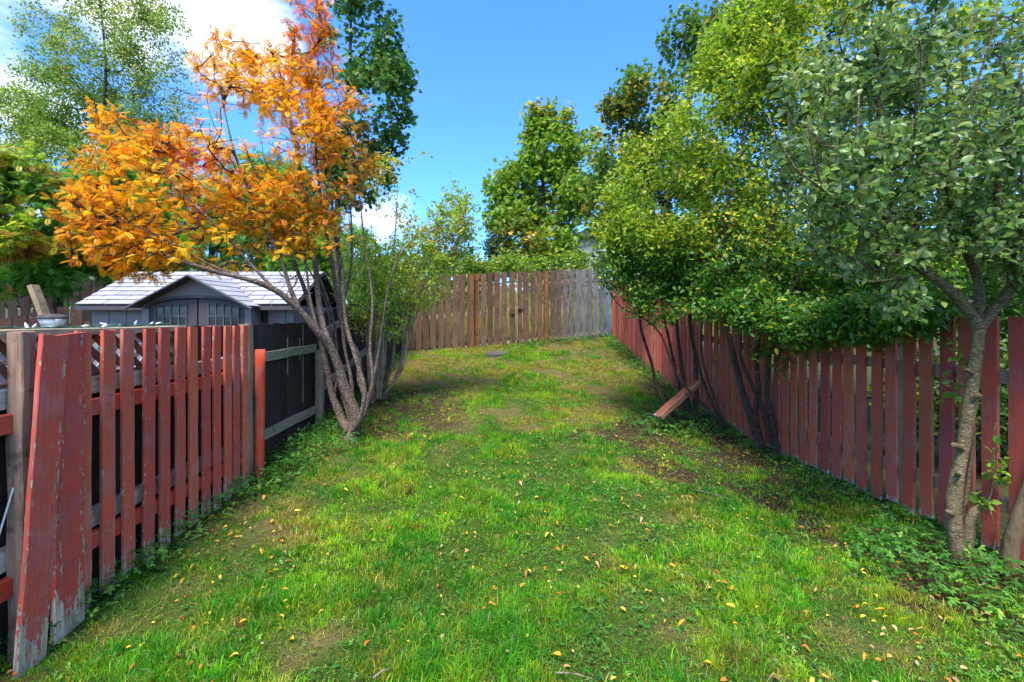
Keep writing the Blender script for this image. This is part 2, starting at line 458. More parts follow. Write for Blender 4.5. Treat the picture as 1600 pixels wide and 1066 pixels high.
# leaf outline templates: unit length along x
OVAL_V = np.array([[0, 0, 0], [.30, .26, .07], [.70, .23, .05], [1, 0, -.06], [.70, -.23, .05], [.30, -.26, .07]], float)
OVAL_F = np.array([[0, 1, 2, 3], [0, 3, 4, 5]])
DIA_V = np.array([[0, 0, 0], [.5, .3, .04], [1, 0, 0], [.5, -.3, .04]], float)
DIA_F = np.array([[0, 1, 2, 3]])
_ang = [(-150, .30), (-115, .62), (-88, .42), (-55, .92), (-28, .52), (0, 1.1), (28, .52), (55, .92), (88, .42), (115, .62), (150, .30)]
MAP_V = np.array([[0, 0, 0]] + [[r * math.cos(math.radians(a)) * .6 + .3, r * math.sin(math.radians(a)) * .6, -.10 * r + .04 * (i % 2)] for i, (a, r) in enumerate(_ang)])
MAP_F = np.array([[0, i, i + 1] for i in range(1, 11)])
def pinnate(pairs=5, lw=.42, wf=.17):
    V = []; Fq = []
    def leaflet(bx, by, dx, dy, L, droop):
        k = len(V); w = L * wf
        nx_, ny_ = -dy, dx
        for (a, b, zz) in ((0, 0, 0), (.45, w, .02), (1, 0, -droop), (.45, -w, .02)):
            V.append([bx + dx * a * L + nx_ * b, by + dy * a * L + ny_ * b, zz])
        Fq.append([k, k + 1, k + 2, k + 3])
    for i in range(pairs):
        bx = .22 + .62 * i / (pairs - 1)
        L = lw * (1 - .35 * abs(i / (pairs - 1) - .4))
        for s in (1, -1):
            a = math.radians(62 - 14 * i / pairs)
            leaflet(bx, 0, math.cos(a), s * math.sin(a), L, .06)
    leaflet(.86, 0, 1, 0, lw * .8, .08)
    k = len(V)
    V += [[0, .008, 0], [0, -.008, 0], [.88, -.006, 0], [.88, .006, 0]]; Fq.append([k, k + 1, k + 2, k + 3])
    V = np.array(V, float); V[:, 2] -= .16 * V[:, 0] ** 2
    return V, np.array(Fq)
PIN_V, PIN_F = pinnate()
PIR_V, PIR_F = pinnate(6, .36, .15)
# bigger leaf with a folded midrib and curled blade for the near apple tree
_ax = [0, .14, .36, .62, .84, 1.0]; _aw = [0, .17, .29, .28, .15, 0]
def big_leaf():
    V = []; Fq = []
    for x_, w in zip(_ax, _aw):
        zc = -.22 * (x_ - .35) ** 2
        V += [[x_, w, zc + .10 * w / .3], [x_, 0, zc], [x_, -w, zc + .10 * w / .3]]
    for i in range(len(_ax) - 1):
        a = i * 3; b = a + 3
        Fq += [[a, a + 1, b + 1, b], [a + 1, a + 2, b + 2, b + 1]]
    return np.array(V, float), np.array(Fq)
BIG_V, BIG_F = big_leaf()

# ------------------------------------------------------------------ tree builder
def catmull(pts, seg):
    pts = [np.array(p, float) for p in pts]
    q = [2 * pts[0] - pts[1]] + pts + [2 * pts[-1] - pts[-2]]
    out = []
    for i in range(1, len(q) - 2):
        L = np.linalg.norm(q[i + 1] - q[i]); n = max(2, int(L / seg))
        for k in range(n):
            t = k / n
            out.append(.5 * ((2 * q[i]) + (-q[i - 1] + q[i + 1]) * t + (2 * q[i - 1] - 5 * q[i] + 4 * q[i + 1] - q[i + 2]) * t * t + (-q[i - 1] + 3 * q[i] - 3 * q[i + 1] + q[i + 2]) * t ** 3))
    out.append(pts[-1])
    return np.array(out)

def tube(pts, rad, sides=8, lump=.12, seed=0):
    n = len(pts)
    tan = unit(np.gradient(pts, axis=0))
    ref = np.array([1., .1, .05]); V = []
    s = unit(np.cross(tan[0], ref))
    for i in range(n):
        s = s - tan[i] * np.dot(s, tan[i]); s = s / np.linalg.norm(s)
        u = np.cross(tan[i], s)
        a = np.arange(sides) * 2 * math.pi / sides
        V.append(pts[i] + rad[i] * (np.cos(a)[:, None] * s + np.sin(a)[:, None] * u))
    V = np.array(V)
    fl = V.reshape(-1, 3)
    nn = (fbm(fl, 9.0, seed + 5, 3) - .5) * 2 * lump
    ctr = np.repeat(pts, sides, 0)
    fl = ctr + (fl - ctr) * (1 + nn * 1.6)[:, None]
    idx = np.arange(n * sides).reshape(n, sides)
    q = np.stack([idx[:-1], np.roll(idx[:-1], -1, 1), np.roll(idx[1:], -1, 1), idx[1:]], -1).reshape(-1, 4)
    cap = idx[-1][None, :]
    return fl, q, cap

def seg_tubes(A, B, ra, rb, da, db, sides):
    def ring(p, d, r):
        ref = np.where(np.abs(d[:, :1]) > .9, np.array([[0, 1., 0]]), np.array([[1., 0, 0]]))
        s = unit(np.cross(d, ref)); u = np.cross(d, s)
        a = np.arange(sides) * 2 * math.pi / sides
        return p[:, None] + r[:, None, None] * (np.cos(a)[None, :, None] * s[:, None] + np.sin(a)[None, :, None] * u[:, None])
    R = np.concatenate([ring(A, da, ra), ring(B, db, rb)], 1)
    n = len(A); k = np.arange(sides)
    f = np.stack([k, (k + 1) % sides, (k + 1) % sides + sides, k + sides], -1)
    Fq = (f[None] + (np.arange(n) * 2 * sides)[:, None, None]).reshape(-1, 4)
    return R.reshape(-1, 3), Fq

def crown_targets(blobs, n, seed, nscale=1.1, thr=.42, shell=.35):
    """blobs: (px, py, Y, rx_px, ry_px, depth_m, weight)"""
    rng = np.random.default_rng(seed)
    w = np.array([b[6] for b in blobs], float); w /= w.sum()
    out = []; cnt = 0
    while cnt < n:
        k = n * 4
        bi = rng.choice(len(blobs), k, p=w)
        d = unit(rng.normal(size=(k, 3))); r = rng.random(k) ** (1 / (3 + shell * 3))
        d = d * r[:, None]
        B = np.array(blobs, float)[bi]
        c = np.array([list(P(b[0], b[1], b[2])) for b in blobs])[bi]
        p = c + d * np.column_stack([B[:, 3] / F * B[:, 2], B[:, 5], B[:, 4] / F * B[:, 2]])
        nz = fbm(p, nscale, seed, 2)
        p = p[nz > thr + .12 * (r - .6)]
        out.append(p); cnt += len(p)
    return np.concatenate(out)[:n]

def grow(limbs, targets, nleaf, seed, up=.25, jit=.06, tip=.0022, expo=2.3, seg=.12):
    """limbs: list of dict(pts, r0, r1). returns wood segments and leaf twigs"""
    rng = np.random.default_rng(seed)
    cap = sum(len(l) for l, _, _ in limbs) + len(targets) * 7
    pos = np.zeros((cap, 3)); par = -np.ones(cap, int); dr = np.zeros((cap, 3)); lim = np.zeros(cap, bool); rad = np.zeros(cap)
    n = 0
    for pts, r0, r1 in limbs:
        k = len(pts); tan = unit(np.gradient(pts, axis=0))
        pos[n:n + k] = pts; dr[n:n + k] = tan; lim[n:n + k] = True
        rad[n:n + k] = np.linspace(r0, r1, k)
        par[n + 1:n + k] = np.arange(n, n + k - 1)
        # skip the low part of a stem as attachment
        n += k
    attach0 = np.zeros(cap, bool)
    attach0[:n] = True
    m = 0
    for pts, r0, r1 in limbs:
        k = len(pts); attach0[m:m + max(1, int(k * .30))] = False; m += k
    lp = pos[:n]
    dist = np.sqrt(((targets[:, None, :] - lp[None, ::3, :]) ** 2).sum(-1)).min(1)
    order = np.argsort(dist)
    twigs = []
    for ti in order:
        T = targets[ti]
        dv = T - pos[:n]; dd = np.sqrt((dv ** 2).sum(1)) + 1e-6
        cosa = (dv * dr[:n]).sum(1) / dd
        cost = dd * (1.35 - .45 * cosa) + (~attach0[:n]) * 50 + np.maximum(0, pos[:n, 2] - T[2]) * .5
        j = int(np.argmin(cost)); L = dd[j]
        k = int(np.clip(L / seg, 2, 6))
        tt = np.linspace(0, 1, k + 1)[1:, None]
        mid = pos[j] + dr[j] * L * .40 + np.array([0, 0, up * L * .25])
        q = (1 - tt) ** 2 * pos[j] + 2 * tt * (1 - tt) * mid + tt ** 2 * T
        q[:-1] += rng.normal(size=(k - 1, 3)) * jit * L * .5
        s = n
        pos[n:n + k] = q
        prev = np.vstack([pos[j], q[:-1]])
        dr[n:n + k] = unit(q - prev)
        par[n] = j; par[n + 1:n + k] = np.arange(n, n + k - 1)
        attach0[n:n + k] = True
        n += k
        twigs.append((j, s, k if ti < nleaf else -k))
    pos, par, dr, lim, rad = pos[:n], par[:n], dr[:n], lim[:n], rad[:n]
    acc = np.zeros(n)
    child = np.zeros(n, int)
    for i in range(n - 1, -1, -1):
        if lim[i]: continue
        if acc[i] == 0: acc[i] = tip ** expo
        p = par[i]
        if p >= 0 and not lim[p]: acc[p] += acc[i]
    rr = acc ** (1 / expo)
    rr[lim] = rad[lim]
    w = np.where(~lim & (par >= 0))[0]
    ra = rr[par[w]].copy()
    fromlimb = lim[par[w]]
    ra[fromlimb] = np.minimum(ra[fromlimb], rr[w][fromlimb] * 1.25)
    ra = np.minimum(ra, rr[w] * 1.5)
    return pos, par, dr, rr, w, ra, twigs

def leaf_sites(pos, par, twigs, per, rng, spread, last=3):
    A = []; D = []
    for (j, s, k) in twigs:
        if k < 0: continue
        ids = [j] + list(range(s, s + k))
        ids = ids[-(last + 1):]
        pts = pos[ids]
        m = rng.poisson(per) if per > 3 else int(per)
        if m == 0: continue
        t = rng.random(m) ** .7 * (len(pts) - 1)
        i = np.minimum(t.astype(int), len(pts) - 2); f = (t - i)[:, None]
        A.append(pts[i] * (1 - f) + pts[i + 1] * f)
        D.append(unit(pts[i + 1] - pts[i]))
    A = np.concatenate(A); D = np.concatenate(D)
    A = A + rng.normal(size=A.shape) * spread
    return A, D

def palette(pts, cols, wts, rng, scale=1.5, seed=9, clump=.5):
    """choose colours, biased by coherent noise so they come in patches"""
    n = fbm(pts, scale, seed, 2); r = rng.random(len(pts))
    # rank-normalise noise
    nr = np.argsort(np.argsort(n)) / len(n)
    v = clump * nr + (1 - clump) * r
    v = np.argsort(np.argsort(v)) / len(v)
    e = np.cumsum(wts) / np.sum(wts)
    k = np.minimum(np.searchsorted(e, v), len(cols) - 1)
    c = np.array(cols)[k]
    return c * rng.uniform(.75, 1.3, (len(pts), 1)) * rng.uniform(.93, 1.07, (len(pts), 3))

STYLE = {'oval': (OVAL_V, OVAL_F), 'dia': (DIA_V, DIA_F), 'maple': (MAP_V, MAP_F), 'pinnate': (PIN_V, PIN_F), 'rowan': (PIR_V, PIR_F), 'big': (BIG_V, BIG_F)}

def tree(name, label, cat, stems, blobs, ntar, per, style, size, cols, wts, bark, seed, group=None, spread=.04,
         nscale=1.1, thr=.42, leafmat='leaf', droop=.25, flat=.5, up=.25, tip=.0022, sides=8, stem_name="trunk", seg=.12,
         clump=.5, cscale=1.5, ldir=.6, solo=0, lump=.12, last=3, recolor=None, bare=None):
    rng = np.random.default_rng(seed)
    limbs = []
    for (pts, r0, r1) in stems:
        limbs.append((catmull([np.array(P(*p)) if len(p) == 3 else np.array(p[:3]) for p in pts], max(.05, seg * .7)), r0, r1))
    base = limbs[0][0][0]
    root = thing(name, label, cat, tuple(base), 0, group)
    for i, (pts, r0, r1) in enumerate(limbs):
        k = len(pts); t = np.linspace(0, 1, k)
        rad = r0 + (r1 - r0) * t ** .8
        if i == 0 or r0 > .03:
            rad = rad * (1 + .35 * np.exp(-t * k * .35)) if abs(pts[0][2] - gz1(pts[0][0], pts[0][1])) < .25 else rad
        V, q, cp = tube(pts - base, rad, sides if r0 > .012 else 5, lump, seed + i)
        np_mesh(stem_name if len(limbs) == 1 or stem_name != "trunk" else ("trunk" if i == 0 else "limb"), V, [q, cp], M[bark], root, None, True)
    tg = crown_targets(blobs, ntar, seed, nscale, thr) if blobs else np.zeros((0, 3))
    nleaf = len(tg)
    if bare: tg = np.concatenate([tg, crown_targets(bare[0], bare[1], seed + 50, 1.0, .2)])
    pos, par, dr, rr, w, ra, twigs = grow(limbs, tg, nleaf, seed, up, tip=tip, seg=seg)
    pos0 = pos - base
    d_a = dr[par[w]]; d_b = dr[w]
    d_a = np.where((rr[par[w]] > rr[w] * 1.6)[:, None], d_b, d_a)
    thick = rr[w] > .009
    Vs = []; Fs = []; off = 0
    for msk, sd in ((thick, 6), (~thick, 3)):
        if msk.sum() == 0: continue
        V, q = seg_tubes(pos0[par[w]][msk], pos0[w][msk], ra[msk], rr[w][msk], d_a[msk], d_b[msk], sd)
        Vs.append(V); Fs.append(q + off); off += len(V)
    br = np_mesh("branches", np.concatenate(Vs), np.concatenate(Fs), M['twig' if bark in ('bark_rowan', 'bark_apple') else bark], root, None, True)
    tag(br, kind="stuff")
    A, D = leaf_sites(pos, par, twigs, per, rng, spread, last)
    n = len(A)
    d = unit(D * ldir + rng.normal(size=(n, 3)) * .75 + np.array([0, 0, -droop]))
    uph = unit(np.array([[0, 0, 1.]]) * flat * 2 + rng.normal(size=(n, 3)) * (1 - flat) * 1.2)
    fr = frames(d, uph)
    fr = fr * np.array([[[1.], [-1.], [1.]]]) if False else fr
    c = palette(A, cols, wts, rng, cscale, seed + 3, clump)
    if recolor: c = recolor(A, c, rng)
    sz = rng.uniform(.6, 1.25, n) * size
    tv, tf = STYLE[style]
    if solo:
        # the leaves nearest the camera are parts of their own
        dist = A[:, 1] + .3 * np.abs(A[:, 0])
        vis = np.abs(A[:, 0] / A[:, 1] * F) < 800
        od = np.argsort(np.where(vis, dist, 99))[:solo]
        keep = np.ones(n, bool); keep[od] = False
        variants = []
        for vi in range(10):
            k = od[vi * len(od) // 10]
            me_o = np_mesh("leaf", tv, tf, M[leafmat], root, np.repeat(c[k][None], len(tv), 0), True)
            variants.append(me_o.data); bpy.data.objects.remove(me_o)
        for qi, k in enumerate(od):
            o = bpy.data.objects.new("leaf", variants[qi % 10])
            COL.objects.link(o); o.parent = root
            m3 = Matrix(((fr[k, 0] * sz[k]).tolist(), (fr[k, 1] * sz[k]).tolist(), (fr[k, 2] * sz[k]).tolist())).transposed()
            m4 = m3.to_4x4(); m4.translation = Vector((A[k] - base).tolist())
            o.matrix_local = m4
        A, fr, sz, c = A[keep], fr[keep], sz[keep], c[keep]
    V, Fc, C = scatter(tv, tf, A - base, fr, sz, c)
    cr = np_mesh("crown", V, Fc, M[leafmat], root, C, style == 'big')
    tag(cr, kind="stuff")
    return root

# ------------------------------------------------------------------ box / board helpers
def rough_board(name, w, t, h, seed, segs=4, bev=0.0, topcut=0.0):
    """board mesh: x = width, y = thickness, z = height, origin at the middle of its foot"""
    rr = random.Random(seed)
    V = []; Fq = []
    prof = [(-w / 2, -t / 2), (w / 2, -t / 2), (w / 2, t / 2), (-w / 2, t / 2)]
    if bev:
        b = bev
        prof = [(-w / 2 + b, -t / 2), (w / 2 - b, -t / 2), (w / 2, -t / 2 + b), (w / 2, t / 2 - b), (w / 2 - b, t / 2), (-w / 2 + b, t / 2), (-w / 2, t / 2 - b), (-w / 2, -t / 2 + b)]
    k = len(prof)
    for i in range(segs + 1):
        z = h * i / segs
        dx = rr.uniform(-1, 1) * w * .015; dy = rr.uniform(-1, 1) * t * .10; dw = 1 + rr.uniform(-1, 1) * .02
        for (x, y) in prof:
            zz = z
            if i == segs: zz += topcut * x / w + rr.uniform(-1, 1) * .002
            if i == 0: zz += rr.uniform(-1, 1) * .004
            V.append((x * dw + dx, y + dy, zz))
    for i in range(segs):
        for j in range(k):
            a = i * k + j; b2 = i * k + (j + 1) % k
            Fq.append((a, b2, b2 + k, a + k))
    Fq.append(tuple(reversed(range(k)))); Fq.append(tuple(range(segs * k, segs * k + k)))
    me = bpy.data.meshes.new(name); me.from_pydata(V, [], Fq); me.update()
    return me

def put(name, me, mat, parent, loc, rot=(0, 0, 0), scale=(1, 1, 1), color=(1, 1, 1, 1)):
    if mat and len(me.materials) == 0: me.materials.append(mat)
    o = bpy.data.objects.new(name, me)
    COL.objects.link(o)
    if parent: o.parent = parent
    o.location = loc; o.rotation_euler = rot; o.scale = scale; o.color = color
    return o

def beam(name, a, b, w, t, mat, parent, seed=0, color=(1, 1, 1, 1), bev=.003, segs=5):
    """square timber from a to b (parent coordinates); w = vertical size, t = sideways size"""
    a, b = Vector(a), Vector(b); d = b - a; L = d.length
    me = rough_board(name, t, w, L, seed, segs, bev)
    q = d.to_track_quat('Z', 'Y')
    o = put(name, me, mat, parent, a, (0, 0, 0), (1, 1, 1), color)
    z = d.normalized(); up = Vector((0, 0, 1)) if abs(z.z) < .95 else Vector((0, 1, 0))
    x = up.cross(z).normalized(); y = z.cross(x)
    o.rotation_euler = Matrix((x, y, z)).transposed().to_euler()
    return o

def boxv(x0, x1, y0, y1, z0, z1):
    return [(x0, y0, z0), (x1, y0, z0), (x1, y1, z0), (x0, y1, z0), (x0, y0, z1), (x1, y0, z1), (x1, y1, z1), (x0, y1, z1)]
BF = [(0, 3, 2, 1), (4, 5, 6, 7), (0, 1, 5, 4), (1, 2, 6, 5), (2, 3, 7, 6), (3, 0, 4, 7)]
def solid(name, boxes, mat, parent=None, loc=(0, 0, 0), color=(1, 1, 1, 1)):
    V = []; Fq = []
    for b in boxes:
        o = len(V); V += boxv(*b); Fq += [tuple(o + i for i in f) for f in BF]
    me = bpy.data.meshes.new(name); me.from_pydata(V, [], Fq); me.update()
    return put(name, me, mat, parent, loc, color=color)
def prism(name, poly, y0, y1, mat, parent, loc=(0, 0, 0)):
    """poly in (x,z), extruded along y"""
    n = len(poly)
    V = [(x, y0, z) for x, z in poly] + [(x, y1, z) for x, z in poly]
    Fq = [tuple(range(n)), tuple(reversed(range(n, 2 * n)))] + [(i, i + n, (i + 1) % n + n, (i + 1) % n) for i in range(n)]
    me = bpy.data.meshes.new(name); me.from_pydata(V, [], Fq); me.update()
    return put(name, me, mat, parent, loc)

def lathe(prof, sides=20, sq=None):
    V = []; 
    for (r, z) in prof:
        for k in range(sides):
            a = 2 * math.pi * (k + .5) / sides
            c, s = math.cos(a), math.sin(a)
            if sq:  # squarish section
                m = (abs(c) ** 8 + abs(s) ** 8) ** (1 / 8); c, s = c / m, s / m
            V.append((r * c, r * s, z))
    n = len(prof); idx = np.arange(n * sides).reshape(n, sides)
    q = np.stack([idx[:-1], np.roll(idx[:-1], -1, 1), np.roll(idx[1:], -1, 1), idx[1:]], -1).reshape(-1, 4)
    return np.array(V), [q, idx[-1][None, :], idx[0][::-1][None, :]]

# ------------------------------------------------------------------ right fence
def right_fence():
    ry = 3.2
    root = thing("picket_fence", "long wine red picket fence along the right side of the lawn", "fence", (XR(ry), ry, 0))
    meshes = [rough_board("picket", .091, .02, 1.45, s, 4, 0, random.uniform(-.006, .006)) for s in range(7)]
    ang = math.atan2(1, -.062)       # board width runs along the fence line
    y = 2.739 - .147 * 6; k = 0
    while y < 11.28:
        x = XR(y)
        g = gz1(x, y)
        zb = g + .055 + random.uniform(-.015, .015) - (.05 if y > 6.5 else 0)
        top = np.interp(y, [0, 6.0, 7.4, 8.7, 9.75, 11.35], [1.497, 1.50, 1.62, 1.92, 2.10, 2.42]) + random.uniform(-.008, .008)
        wid = 1.0 + random.uniform(-.05, .05)
        if abs(y - 2.739) < .02: wid = 1.14
        warm = random.random()
        fresh = .95 + .25 * random.random() + (.55 if y > 8.2 else 0)
        c = (fresh, fresh * (.92 + .2 * warm), fresh * (.85 + .3 * (1 - warm)), 1)
        put("picket", random.choice(meshes), M['wine'], root, (x - XR(ry) + random.uniform(-.004, .004), y - ry, zb), (random.uniform(-.006, .006), random.uniform(-.012, .012), ang), (wid, 1, (top - zb) / 1.45), c)
        y += .1405 + random.uniform(-.006, .006); k += 1
    # rails and posts on the far side
    ys = [1.6, 3.6, 5.6, 7.2, 8.6, 10.0, 11.3]
    for a, b in zip(ys[:-1], ys[1:]):
        for h in (.33, 1.12):
            za = np.interp(a, [0, 6.0, 7.4, 8.7, 9.75, 11.35], [0, 0, .12, .42, .6, .92]) + h
            zb = np.interp(b, [0, 6.0, 7.4, 8.7, 9.75, 11.35], [0, 0, .12, .42, .6, .92]) + h
            beam("rail", (XR(a) + .032 - XR(ry), a - ry + .003, za), (XR(b) + .032 - XR(ry), b - ry - .003, zb), .085, .038, M['pale_wood'], root, int(a * 10), (.8, .75, .7, 1))
        put("post", rough_board("post", .09, .09, 1.5, int(a * 7), 3, .004), M['pale_wood'], root, (XR(a) + .1 - XR(ry), a - ry, gz1(XR(a), a) - .1), color=(.6, .55, .5, 1))
right_fence()

# ------------------------------------------------------------------ left red fence
def left_red_fence():
    ry = 3.0
    x0 = XL(ry)
    root = thing("picket_fence", "peeling red picket fence standing in the left foreground", "fence", (x0, ry, 0))
    ang = math.atan2(1, -.0127)
    meshes = [rough_board("picket", .078, .02, 1.42, 40 + s, 6, .0025, random.uniform(-.004, .004)) for s in range(6)]
    tilts = [0, .004, -.004, .006, 0, .004, -.003, .003, 0, -.003, .004, 0]
    for i, px in enumerate([130, 168, 200.5, 231.6, 257, 281, 302, 322, 339, 356, 369, 383]):
        y = 1514 / (791 - px); x = XL(y); zb = gz1(x, y) - .03
        put("picket", meshes[i % 6], M['red'], root, (x - x0, y - ry, zb), (0, tilts[i], ang), (1, 1, (1.425 - zb) / 1.42), (1, 1, 1, 1))
    nail = np_mesh("nail", *(lambda v, f: (v, f))(*lathe([(.0045, 0), (.0045, .0015), (.001, .0025)], 8)), M['shed_dark'], root).data
    bpy.data.objects.remove([o for o in bpy.data.objects if o.data == nail][0])
    for bo in [o for o in root.children if o.name.startswith("picket")]:
        for hz_ in (.34, .36, 1.03, 1.06):
            o = bpy.data.objects.new("nail", nail); COL.objects.link(o); o.parent = bo
            o.location = (random.uniform(-.02, .02), -.0105, (hz_ + random.uniform(-.012, .012)) / bo.scale[2]); o.rotation_euler = (math.radians(90), 0, 0)
    # rails
    beam("rail", (XL(1.35) - .031 - x0, 1.35 - ry, 1.03), (XL(3.76) - .031 - x0, 3.76 - ry, 1.03), .085, .038, M['red_rail'], root, 3)
    beam("rail", (XL(1.35) - .031 - x0, 1.35 - ry, .325), (XL(3.76) - .031 - x0, 3.76 - ry, .325), .085, .038, M['red_rail'], root, 4)
    # stout brown post and the two wide boards nailed over it
    y = 1514 / (791 - 37)
    put("post", rough_board("post", .060, .07, 1.46, 77, 6, .004), M['brown_wood'], root, (XL(y) - .01 - x0, y - ry, -.03), (0, 0, ang), color=(2.6, 3.0, 3.4, 1))
    y2 = 2.135
    put("wide_board", rough_board("wide_board", .15, .022, 1.42, 78, 8, .003, .012), M['red'], root, (XL(y2) + .052 - x0, y2 - ry + .02, -.005), (0, .01, ang), color=(1.1, 1, 1, 1))
    put("leaning_board", rough_board("leaning_board", .125, .022, 1.435, 79, 8, .003, -.01), M['red'], root, (XL(y2) + .080 - x0, y2 - ry - .175, -.02), (-.010, .085, ang), color=(1.1, 1, 1, 1))
left_red_fence()

def red_post():
    y = 3.89; x = XL(y) + .02
    g = gz1(x, y)
    pts = np.array([[0, 0, -.1], [0, 0, .3], [.003, .004, .6], [.004, .0, .9], [.004, .006, 1.215 - g]])
    V, q, cp = tube(pts, np.full(5, .040), 12, .02, 3)
    o = np_mesh("fence_post", V, [q, cp], M['red_rail'], None, None, True)
    o.location = (x, y, g)
    tag(o, "short round orange red post at the end of the left picket fence", "post")
red_post()

# ------------------------------------------------------------------ neighbour's dark fence behind it
def dark_fence():
    ry = 4.6
    def X0(y): return XL(y) - .125
    x0 = X0(ry)
    root = thing("board_fence", "black stained board fence with pale rails beside the rowan tree", "fence", (x0, ry, 0))
    ang = math.atan2(1, -.0127)
    meshes = [rough_board("board", .137, .018, 1.4, 60 + s, 4, 0, random.uniform(-.006, .006)) for s in range(5)]
    y = 1.2; i = 0
    while y < 9.7:
        x = X0(y); g = gz1(XL(y), y) - .03
        low = y < 3.05
        if y < 5.36: top = 1.14 if low else 1.425 + random.uniform(-.006, .006)
        else: top = 1.50 + (y - 5.36) * .155
        c = random.uniform(.7, 1.25)
        put("board", meshes[i % 5], M['black_wood'], root, (x - x0, y - ry, g), (0, 0, ang), (1, 1, (top - g) / 1.4), (c, c * .97, c, 1))
        y += .1415; i += 1
    def rail(ya, yb, za, zb, s, c=(.95, 1, 1, 1), t=.038):
        beam("rail", (X0(ya) + .012 + t / 2 - x0, ya - ry, za), (X0(yb) + .012 + t / 2 - x0, yb - ry, zb), .088, t, M['pale_wood'], root, s, c)
    rail(1.25, 3.80, 1.135, 1.135, 5, (1.9, 2.0, 2.4, 1), .062); rail(1.25, 3.80, .425, .425, 6, (1.9, 2.0, 2.4, 1), .062)
    rail(3.88, 5.28, 1.125, 1.135, 7); rail(3.88, 5.28, .41, .42, 8)
    rail(5.39, 7.6, 1.27, 1.70, 9); rail(5.39, 7.6, .62, 1.02, 10)
    rail(7.62, 9.7, 1.70, 1.93, 11); rail(7.62, 9.7, 1.02, 1.25, 12)
    for yy, top in ((3.84, 1.43), (5.335, 1.10), (7.6, 1.9), (9.75, 2.1)):
        put("post", rough_board("post", .075, .085, 1.5, int(yy * 9), 4, .005), M['pale_wood'], root, (X0(yy) + .062 - x0, yy - ry, gz1(XL(yy), yy) - .05), (0, 0, ang), (1, 1, (top - gz1(XL(yy), yy) + .05) / 1.5), (.95, .95, .9, 1))
    # pale weathered drip strips on the boards, as nailed battens
    for px, t0, t1 in ((449, 527, 585), (473, 508, 630), (468, 528, 562)):
        yy = 1514 / (791 - px) * 1.055
        za, zb = EYE - (t1 - HZ) / F * yy, EYE - (t0 - HZ) / F * yy
        put("batten", rough_board("batten", .022, .004, 1, px, 2), M['pale_wood'], root, (X0(yy) + .0115 - x0, yy - ry, za), (0, 0, ang), (1, 1, zb - za), (.8, .85, .7, 1))
dark_fence()

def lattice():
    y0, y1, z0, z1 = 1.15, 3.05, 1.172, 1.398
    xr = XL(2.3) - .128
    root = thing("lattice_screen", "brown and white diagonal lattice with a pale cap rail behind the red pickets", "lattice", (xr, 2.3, 1.17))
    sp = .098; L = z1 - z0
    def strip(name, ya, za, yb, zb, dx, mat, s, col):
        beam(name, (dx, ya - 2.3, za - 1.17), (dx, yb - 2.3, zb - 1.17), .006, .036, mat, root, s, col, 0, 1)
    y = y0 - L; k = 0
    while y < y1:
        for sgn, dx, mat, col in ((1, -.012, M['white_lattice'], (1, 1, 1, 1)), (-1, .0, M['brown_wood'], (1.9, 1.9, 2.0, 1))):
            a, b = y, y + L
            ca, cb = max(a, y0), min(b, y1)
            if cb - ca < .03: continue
            if sgn > 0: za, zb = z0 + (ca - a), z0 + (cb - a)
            else: za, zb = z1 - (ca - a), z1 - (cb - a)
            o = beam("lattice_strip", (dx, ca - 2.3, za - 1.17), (dx, cb - 2.3, zb - 1.17), .036, .008, mat, root, k, col, 0, 1)
            k += 1
        y += sp
    beam("cap_rail", (.015, -1.45, .248), (.015, .78, .248), .035, .13, M['pale_wood'], root, 91, (1.35, 1.3, 1.15, 1))
    beam("bottom_rail", (.018, -1.45, .012), (.018, .78, .012), .022, .03, M['brown_wood'], root, 92, (1.6, 1.8, 1.6, 1))
    put("post", rough_board("post", .09, .09, .235, 93, 2, .004), M['pale_wood'], root, (.0, .80, 0), color=(1, 1, 1, 1))
lattice()

def solar_lamp():
    y = 2.31; x = (82 - 800) / F * y
    root = thing("solar_lamp", "small square solar post lamp with pale cap above the lattice rail", "lamp", (x, y, 1.4375))
    V, f = lathe([(.060, 0), (.062, .012), (.062, .014)], 4); o = np_mesh("base", V, f, M['metal'], root)
    V, f = lathe([(.060, .014), (.082, .056)], 4); o = np_mesh("lamp_glass", V, f, M['frost'], root)
    V, f = lathe([(.090, .056), (.096, .062), (.070, .080), (.030, .086)], 4); o = np_mesh("cap", V, f, M['stone'], root)
    for ch in root.children: ch.scale = (.66, .66, .85)
solar_lamp()

def string_lights():
    x = XL(2.3) - .115
    root = thing("string_lights", "string of little clear lights with green wire lying along the cap rail", "lights", (x, 2.3, 1.4375))
    rr = random.Random(5)
    pts = []; y = 1.2
    while y < 3.02:
        pts.append((rr.uniform(-.045, .05), y - 2.3, rr.uniform(.002, .012))); y += .045
    c = catmull(pts, .012)
    V, q, cp = tube(c, np.full(len(c), .0028), 5, 0, 1)
    np_mesh("wire", V, [q, cp], M['wire'], root, None, True)
    pts2 = [(p[0] * -.8 + .01, p[1] + .02, p[2] + .003) for p in pts]
    c2 = catmull(pts2, .012)
    V, q, cp = tube(c2, np.full(len(c2), .0028), 5, 0, 1)
    np_mesh("wire", V, [q, cp], M['wire'], root, None, True)
    V, f = lathe([(.004, 0), (.0065, .006), (.007, .014), (.005, .024), (.0015, .036)], 8)
    ref = np_mesh("bulb", V, f, M['frost'], root, None, True)
    for i in range(2, len(c), 9):
        o = ref if i == 2 else ref.copy()
        if i != 2: COL.objects.link(o); o.parent = root
        o.location = tuple(c[i]); o.rotation_euler = (rr.uniform(-1.3, 1.3), rr.uniform(-1.3, 1.3), 0)
string_lights()

